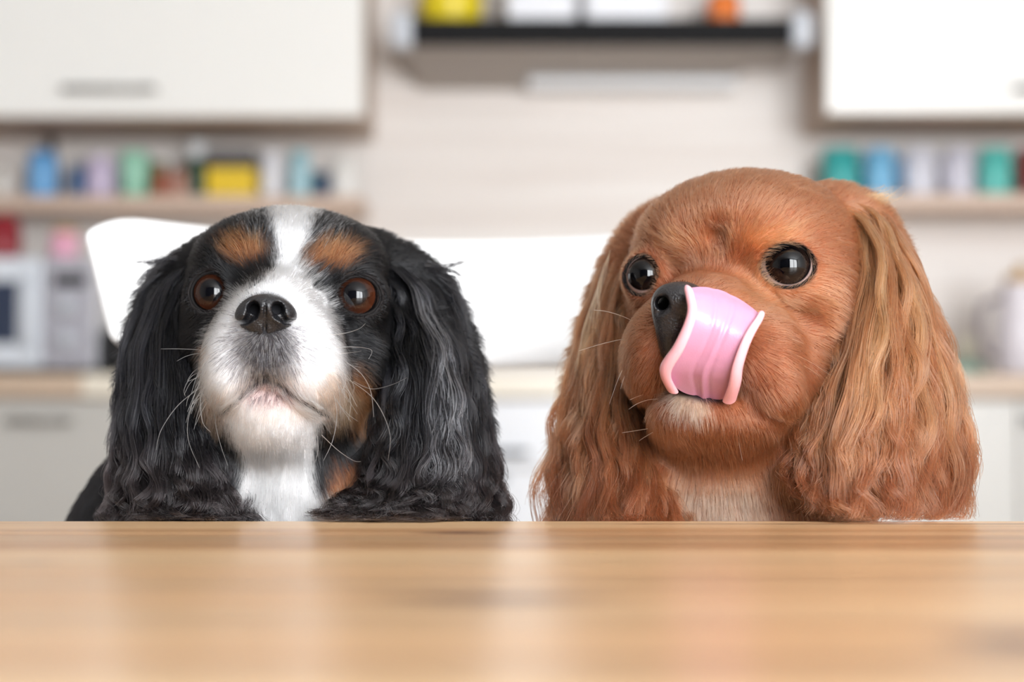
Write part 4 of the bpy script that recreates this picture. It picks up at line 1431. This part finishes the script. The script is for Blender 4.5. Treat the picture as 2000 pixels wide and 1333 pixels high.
# ================================================================== ruby dog
def build_ruby():
    base = (0.11, 1.06, SEAT)
    dog = empty('cavalier_spaniel', base, 'red-brown spaniel licking its nose with its tongue, behind the table edge', 'dog')
    earsL = ear_guides([
        [(1310, 405, 104), (1238, 445, 102), (1184, 535, 92), (1138, 670, 76), (1116, 790, 60), (1088, 915, 44), (1074, 1046, 26)],
        [(1305, 415, 98), (1246, 460, 94), (1202, 550, 82), (1168, 690, 62), (1152, 810, 44), (1142, 920, 26), (1130, 1046, 8)],
        [(1300, 430, 92), (1250, 480, 88), (1220, 575, 74), (1197, 700, 54), (1192, 820, 36), (1202, 930, 16), (1200, 1042, -3)],
        [(1295, 450, 86), (1254, 505, 80), (1234, 600, 68), (1220, 710, 54), (1228, 830, 38), (1255, 940, 20), (1252, 1042, 0)],
        [(1290, 475, 82), (1256, 530, 76), (1242, 620, 68), (1234, 730, 56), (1248, 850, 42), (1290, 950, 25), (1312, 1034, 6)]])
    earsR = ear_guides([
        [(1620, 425, 44), (1662, 470, 36), (1664, 560, 26), (1625, 690, 12), (1588, 800, 2), (1562, 900, -5), (1588, 985, -12)],
        [(1620, 408, 48), (1676, 448, 38), (1692, 545, 24), (1672, 680, 4), (1642, 820, -8), (1625, 930, -16), (1650, 1014, -24)],
        [(1620, 396, 52), (1690, 430, 42), (1724, 525, 27), (1736, 660, 6), (1732, 800, -8), (1728, 920, -16), (1738, 1016, -26)],
        [(1620, 388, 58), (1702, 416, 50), (1750, 505, 38), (1788, 650, 22), (1805, 790, 8), (1810, 910, -6), (1812, 1016, -22)],
        [(1620, 384, 64), (1714, 410, 58), (1766, 500, 48), (1820, 650, 37), (1858, 780, 26), (1874, 890, 12), (1858, 1017, -20)]])
    xs = axes(.0016, -.02, .035, .20, .245, .006)
    ys = axes(.0016, .83, .835, .995, 1.24, .006)
    zs = axes(.0016, .44, .745, .925, .935, .006)
    fld = Field(xs, ys, zs)
    fld.f[:] = .06
    ell_px(fld, 1462, 514, 66, 218, 160, 66, .02)         # skull
    ell_px(fld, 1455, 450, 52, 170, 94, 54, .02)
    ell_px(fld, 1325, 470, 40, 62, 52, 24, .016)           # brows
    ell_px(fld, 1490, 462, 18, 82, 52, 24, .016)
    ell_px(fld, 1590, 600, 30, 72, 120, 36, .02)            # near cheek
    ell_px(fld, 1262, 620, 60, 42, 90, 34, .02)             # far cheek
    eyes = [dict(c=W(1266, 541, 30), R=.0112, axis=(-.72, -1, .06), tilt=.0, ra=.0101, rb=.0102, gaze=(-.42, -1, .16), side=1, corner=.001),
            dict(c=W(1537, 526, 5), R=.0143, axis=(-.10, -1, .06), tilt=.06, ra=.0131, rb=.0108, gaze=(-.08, -1, .24), side=-1, corner=.0035)]
    for e in eyes: add_eye(fld, e)
    ell_px(fld, 1385, 600, 0, 92, 62, 36, .014)             # bridge
    ell_px(fld, 1350, 640, -12, 84, 74, 30, .014)
    ell_px(fld, 1268, 700, 6, 54, 88, 30, .012, ang=.05)     # far flew
    ell_px(fld, 1478, 690, -5, 90, 90, 32, .012, ang=-.2)    # near flew
    ell_px(fld, 1506, 758, -8, 64, 66, 28, .008)
    ell_px(fld, 1560, 720, 22, 50, 90, 32, .014)
    # lower jaw
    ell_px(fld, 1372, 806, -2, 106, 56, 27, .003)
    ell_px(fld, 1450, 812, 6, 78, 52, 28, .010)
    ell_px(fld, 1400, 820, 22, 120, 52, 34, .012)
    # open mouth
    ell_px(fld, 1368, 742, -24, 62, 17, 22, .003, ang=-.04, op='c')
    groove(fld, [(1420, 752, -30), (1452, 774, -30), (1480, 812, -27), (1520, 834, -20), (1565, 828, -6)], .0036, 0, .003)
    groove(fld, [(1306, 735, -24), (1270, 765, -18), (1250, 790, -10)], .0024, 0, .003)
    groove(fld, [(1400, 462, 0), (1394, 505, -8)], .0022, 0, .010)   # furrow between the brows
    # neck and throat
    fld.chain([W(1450, 700, 88), W(1445, 880, 92), W(1440, 1010, 86)], [.050, .048, .056], .03)
    ell_px(fld, 1430, 1005, 62, 130, 80, 26, .02)
    for G in (earsL, earsR):
        for u, rr in ((0, .004), (1, .007), (2, .008), (3, .007), (4, .004)):
            p = G[u][:34:3]
            fld.chain(p + np.array([0, .008, 0]), np.linspace(rr * 1.1, rr * .7, len(p)), .008)
    common_body(fld, .11, 0, (1440, 1000, 75), .112, ((.092, 1.05, .672), (.086, .105, .085)), ((.115, 1.11, .555), (.068, .085, .085)), 1)
    for e in eyes: cut_eye(fld, e)
    v, q = fld.mesh()
    v = smooth_mesh(v, q, 2)
    nrm = vnormals(v, q)
    nose_tip = W(1325, 620, -40)

    def colour_at(p):
        px, py = proj(p)
        d = p[:, 1] - FOCUS
        nz = vnoise(p, .010, 14)
        x, y = px + nz[:, 0] * 8, py + nz[:, 2] * 8
        front = sstep(.12, .08, d)
        c = np.tile(np.array(lin(138, 81, 54)), (len(p), 1))
        c *= np.exp(.10 * nz[:, 1])[:, None]
        c = mixc(c, blob(x, y, 1470, 380, 190, 80, .5) * .5, (146, 90, 62))
        c = mixc(c, blob(x, y, 1530, 560, 90, 50, .5) * .5 * front, (178, 118, 82))
        c = mixc(c, blob(x, y, 1505, 465, 60, 24, .5, -.1) * .6 * front, (178, 114, 74))
        c = mixc(c, blob(x, y, 1335, 480, 40, 26, .5) * .5 * front, (174, 106, 66))
        c = mixc(c, blob(x, y, 1350, 788, 42, 24, .5, .2) * .8 * front, (196, 172, 150))
        c = mixc(c, sstep(900, 960, y) * blob(x, y, 1405, 1000, 90, 120, .5) * .8, (170, 134, 112))
        return c

    def skin_col(p):
        px, py = proj(p)
        c = colour_at(p) * .8
        c = mixc(c, blob(px, py, 1368, 750, 72, 26, .25), (34, 22, 24))
        c = mixc(c, blob(px, py, 1318, 610, 42, 56, .2), (36, 34, 36))
        c = mixc(c, blob(px, py, 1395, 772, 50, 16, .4), (52, 40, 46))
        for e in eyes:
            c = mixc(c, eye_mask(p, e, 1.04, 1.12), (30, 22, 21))
        return c

    def dens(p):
        px, py = proj(p)
        d = np.ones(len(p))
        d *= 1 - blob(px, py, 1320, 605, 42, 56, .15)
        d *= 1 - blob(px, py, 1372, 755, 68, 24, .2)
        for e in eyes:
            d *= 1 - eye_mask(p, e, 1.0, 1.07)
        d *= np.where(p[:, 2] < .74, .22, 1) * np.where(p[:, 1] > 1.0, .6, 1) * np.where((p[:, 2] > .74) & (p[:, 1] < .95), 1.5, 1)
        return d

    def length(p):
        px, py = proj(p)
        L = np.full(len(p), .0095)
        L = np.where(blob(px, py, 1390, 690, 190, 160, .3) > .5, .0068, L)
        L = np.where(blob(px, py, 1330, 620, 90, 75, .3) > .5, .0045, L)
        L = np.where(py > 880, np.interp(py, [880, 940, 990], [.012, .020, .030]), L)
        L = np.where((p[:, 1] > 1.0) & (p[:, 2] < .80), .022, L)
        for e in eyes:
            dist = np.linalg.norm(p - e['c'], axis=1)
            L = np.minimum(L, np.interp(dist, [.013, .024], [.0022, .012]))
        return L

    def groom(p, n):
        g = p - nose_tip
        g /= np.linalg.norm(g, axis=1, keepdims=True) + 1e-9
        px, py = proj(p)
        g[:, 2] -= sstep(700, 880, py) * 1.2
        side = np.maximum(sstep(1560, 1660, px), sstep(1270, 1210, px)) * sstep(420, 560, py)
        g[:, 2] -= side * .7
        return g

    np_mesh('body', v, q, M['skin'], dog, base, skin_col(v))

    def fur_colour(p, r):
        c = colour_at(p + r.normal(0, .0012, p.shape))
        return np.minimum(c * np.exp(r.normal(0, .18, len(p)))[:, None], .9)
    fur_coat('fur_coat', v, q, nrm, 230000, dens, length, groom, fur_colour, dog, base, 6, 12, .00011, .42, fld=fld)

    def ear_col(p, u, v, ct, st):
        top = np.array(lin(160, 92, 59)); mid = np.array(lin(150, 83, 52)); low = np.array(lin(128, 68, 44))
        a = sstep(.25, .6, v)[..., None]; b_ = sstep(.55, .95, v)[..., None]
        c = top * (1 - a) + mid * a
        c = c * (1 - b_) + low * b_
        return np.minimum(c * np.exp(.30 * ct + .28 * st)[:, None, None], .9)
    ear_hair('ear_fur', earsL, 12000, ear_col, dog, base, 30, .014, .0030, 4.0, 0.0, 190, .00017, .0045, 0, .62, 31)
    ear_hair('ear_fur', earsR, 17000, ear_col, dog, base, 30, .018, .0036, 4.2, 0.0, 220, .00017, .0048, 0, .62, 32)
    r = np.random.default_rng(6)
    wl = []
    for i in range(70):                                   # tuft on the crown beside the ear root
        x0, y0 = 1690 + r.normal(0, 14), 395 + r.normal(0, 6)
        wl.append([(x0, y0, 50), (x0 + r.uniform(15, 30), y0 - r.uniform(2, 12), 48), (x0 + r.uniform(30, 60), y0 - r.uniform(5, 30), 47)])
    for i in range(110):
        if r.random() < .5:
            y0 = r.uniform(480, 860); x0 = np.interp(y0, [480, 650, 860], [1195, 1135, 1100])
            wl.append([(x0, y0, 70), (x0 - r.uniform(4, 18), y0 + r.uniform(40, 70), 62), (x0 - r.uniform(0, 34), y0 + r.uniform(90, 150), 55)])
        else:
            y0 = r.uniform(430, 880); x0 = np.interp(y0, [430, 650, 880], [1750, 1822, 1872])
            wl.append([(x0, y0, 40), (x0 + r.uniform(4, 16), y0 + r.uniform(30, 60), 32), (x0 + r.uniform(0, 26), min(1010, y0 + r.uniform(80, 150)), 22)])
    pts = np.array([catmull([W(*p) for p in l], 12) for l in wl])
    t = np.linspace(0, 1, 12)
    strands('ear_wisps', pts, np.broadcast_to((.00016 * (1 - .7 * t))[None], pts.shape[:2]), np.tile(np.array(lin(196, 132, 88)), (len(wl), 1)), M['long_fur'], dog, base)

    em = mat_eye('dark_eye', (4, 4, 6), (20, 13, 11), (28, 18, 15), (14, 11, 12), (186, 160, 154), 28, 46, 49)
    for e in eyes:
        eyeball(dog, base, e['c'], e['R'], e['gaze'], em)
        lid_ring(dog, base, e, .0009)

    # nose, half hidden by the tongue
    s_ = .0006
    c = W(1325, 610, -36)
    nf = Field(np.arange(c[0] - .026, c[0] + .026, s_), np.arange(c[1] - .018, c[1] + .028, s_), np.arange(c[2] - .036, c[2] + .024, s_))
    nf.f[:] = .02
    ell_px(nf, 1330, 586, -34, 50, 36, 13, .005)
    ell_px(nf, 1300, 598, -31, 27, 34, 12, .005, ang=.1)
    ell_px(nf, 1352, 606, -36, 27, 30, 12, .005)
    ell_px(nf, 1318, 640, -31, 38, 40, 10, .006)
    ell_px(nf, 1318, 680, -26, 30, 34, 9, .006)
    nf.chain([W(1290, 585, -44), W(1294, 600, -44), W(1284, 612, -38)], [.0034, .0034, .0014], .0012, 'c')
    nf.chain([W(1291, 592, -44), W(1300, 594, -16)], [.0034, .003], .0012, 'c')
    nv, nq = nf.mesh(); nv = smooth_mesh(nv, nq, 2)
    px, py = proj(nv)
    nc = np.tile(np.array(lin(36, 34, 36)), (len(nv), 1))
    np_mesh('nose', nv, nq, M['nose'], dog, base, nc)

    # tongue: dumbbell section (thin sheet, rolled rims) swept from the mouth up over the nose
    left = catmull([(1318, 748, -30), (1304, 714, -43), (1330, 672, -52), (1350, 622, -56), (1346, 588, -55), (1338, 566, -52)], 40)
    right = catmull([(1424, 768, -32), (1434, 738, -45), (1440, 706, -52), (1456, 662, -55), (1476, 630, -50), (1484, 616, -46)], 40)
    ns, nt_ = 40, 28
    verts, vc = [], []
    pinkE, pinkC, pinkD = np.array(lin(242, 176, 184)), np.array(lin(196, 136, 162)), np.array(lin(192, 92, 120))
    Lw = np.array([W(*p) for p in left]); Rw = np.array([W(*p) for p in right])
    loops = []
    nang = 9
    for i in range(ns):
        s = i / (ns - 1)
        A, B = Lw[i], Rw[i]
        ax = B - A; wdt = np.linalg.norm(ax); ax /= wdt
        tan = (Lw[min(i + 1, ns - 1)] + Rw[min(i + 1, ns - 1)] - Lw[max(i - 1, 0)] - Rw[max(i - 1, 0)])
        tan /= np.linalg.norm(tan)
        out = np.cross(ax, tan); out /= np.linalg.norm(out)
        if out[1] > 0: out = -out
        rr = .0042 * (1 - .52 * s) * min(1.0, (1 - s) * 5 + .55)
        th = .0017 * min(1.0, (1 - s) * 5 + .4)
        loop = []
        # front face, left to right
        for k in range(nt_ + 1):
            t = -1 + 2 * k / nt_
            x = (t * .5 + .5) * wdt
            tip = .0085 * (1 - t * t) * sstep(.72, 1.0, np.array([s]))[0] - .0070 * (1 - t ** 4) * max(0.0, 1 - s / .25)
            bow = -.0022 * (1 - t * t) * (.25 + .75 * min(1, 3 * s)) * (1 - s * .5)
            ridge = .0011 * math.exp(-((t - .05 - .12 * s) / .09) ** 2) * (1 - s) - .0005 * math.exp(-((t - .25) / .06) ** 2) - .0005 * math.exp(-((t + .22) / .07) ** 2)
            loop.append((A + ax * x + out * (bow + th + ridge) + tan * tip, pinkC))
        for k in range(nang):
            a = math.pi * .80 - (math.pi * 1.7) * k / (nang - 1)
            loop.append((B + out * (.0022) + rr * (ax * math.cos(a) + out * math.sin(a)), pinkE))
        for k in range(nt_, -1, -1):
            t = -1 + 2 * k / nt_
            x = (t * .5 + .5) * wdt
            tip = .0085 * (1 - t * t) * sstep(.72, 1.0, np.array([s]))[0] - .0070 * (1 - t ** 4) * max(0.0, 1 - s / .25)
            bow = -.0022 * (1 - t * t) * (.25 + .75 * min(1, 3 * s)) * (1 - s * .5)
            loop.append((A + ax * x + out * (bow - th) + tan * tip, pinkC))
        for k in range(nang):
            a = -math.pi * .9 + 0 - (math.pi * 1.7 - math.pi * .0) * k / (nang - 1) + math.pi * .0
            a = math.pi + (math.pi * .9) - (math.pi * 1.7) * k / (nang - 1)
            loop.append((A + out * (.0022) + rr * (ax * math.cos(a) + out * math.sin(a)), pinkE))
        loops.append(loop)
    nl = len(loops[0])
    vv = np.array([p for l in loops for p, _ in l]); cc = np.array([c for l in loops for _, c in l])
    qq = [(i * nl + k, i * nl + (k + 1) % nl, (i + 1) * nl + (k + 1) % nl, (i + 1) * nl + k) for i in range(ns - 1) for k in range(nl)]
    # cap the tip: bridge front and back faces
    i = ns - 1
    for k in range(nt_):
        a0 = i * nl + k; b0 = i * nl + (nt_ + 1) + nang + (nt_ - k)
        qq.append((a0, a0 + 1, b0 - 1, b0))
    to = np_mesh('tongue', vv, np.array(qq), M['tongue'], dog, base, cc)
    bm = bmesh.new(); bm.from_mesh(to.data); bmesh.ops.recalc_face_normals(bm, faces=bm.faces); bm.to_mesh(to.data); bm.free()
    to.modifiers.new('soft', 'SUBSURF').levels = 1
    to.modifiers['soft'].render_levels = 2
    # a lower tooth beside the tongue
    tp = W(1306, 738, -24)
    lathe('tooth', [(0, -.003), (.0022, -.003), (.0024, .001), (.0014, .004), (0, .005)], M['tooth'], dog, tp - np.array(base), 14)

    wk = [[(1245, 632, 0), (1200, 612, -8), (1160, 606, -10)], [(1236, 660, 4), (1190, 668, -4), (1130, 686, -8)], [(1238, 690, 4), (1216, 720, -4), (1190, 790, -8)],
          [(1240, 700, 4), (1222, 730, -4), (1212, 760, -6)], [(1262, 770, -6), (1245, 775, -14), (1230, 782, -16)], [(1285, 780, -16), (1255, 784, -22), (1228, 800, -24)],
          [(1265, 838, -8), (1240, 842, -14), (1215, 846, -16)], [(1275, 845, -8), (1258, 855, -14), (1248, 862, -16)],
          [(1510, 680, -22), (1560, 695, -30), (1620, 732, -32)], [(1500, 650, -22), (1540, 660, -30), (1570, 672, -32)], [(1540, 700, -18), (1580, 720, -26), (1600, 735, -28)],
          [(1440, 850, -14), (1446, 880, -18), (1450, 900, -20)]]
    for i in range(24):
        x0, y0 = r.uniform(1320, 1380), r.uniform(776, 800)
        wk.append([(x0, y0, -28), (x0 + (x0 - 1350) * .25, y0 + r.uniform(12, 25), -34), (x0 + (x0 - 1350) * .5, y0 + r.uniform(25, 50), -33)])
    whiskers([catmull(l, 4) for l in wk], dog, base, .00017, (226, 190, 160))
    return dog


build_tricolour()
build_ruby()
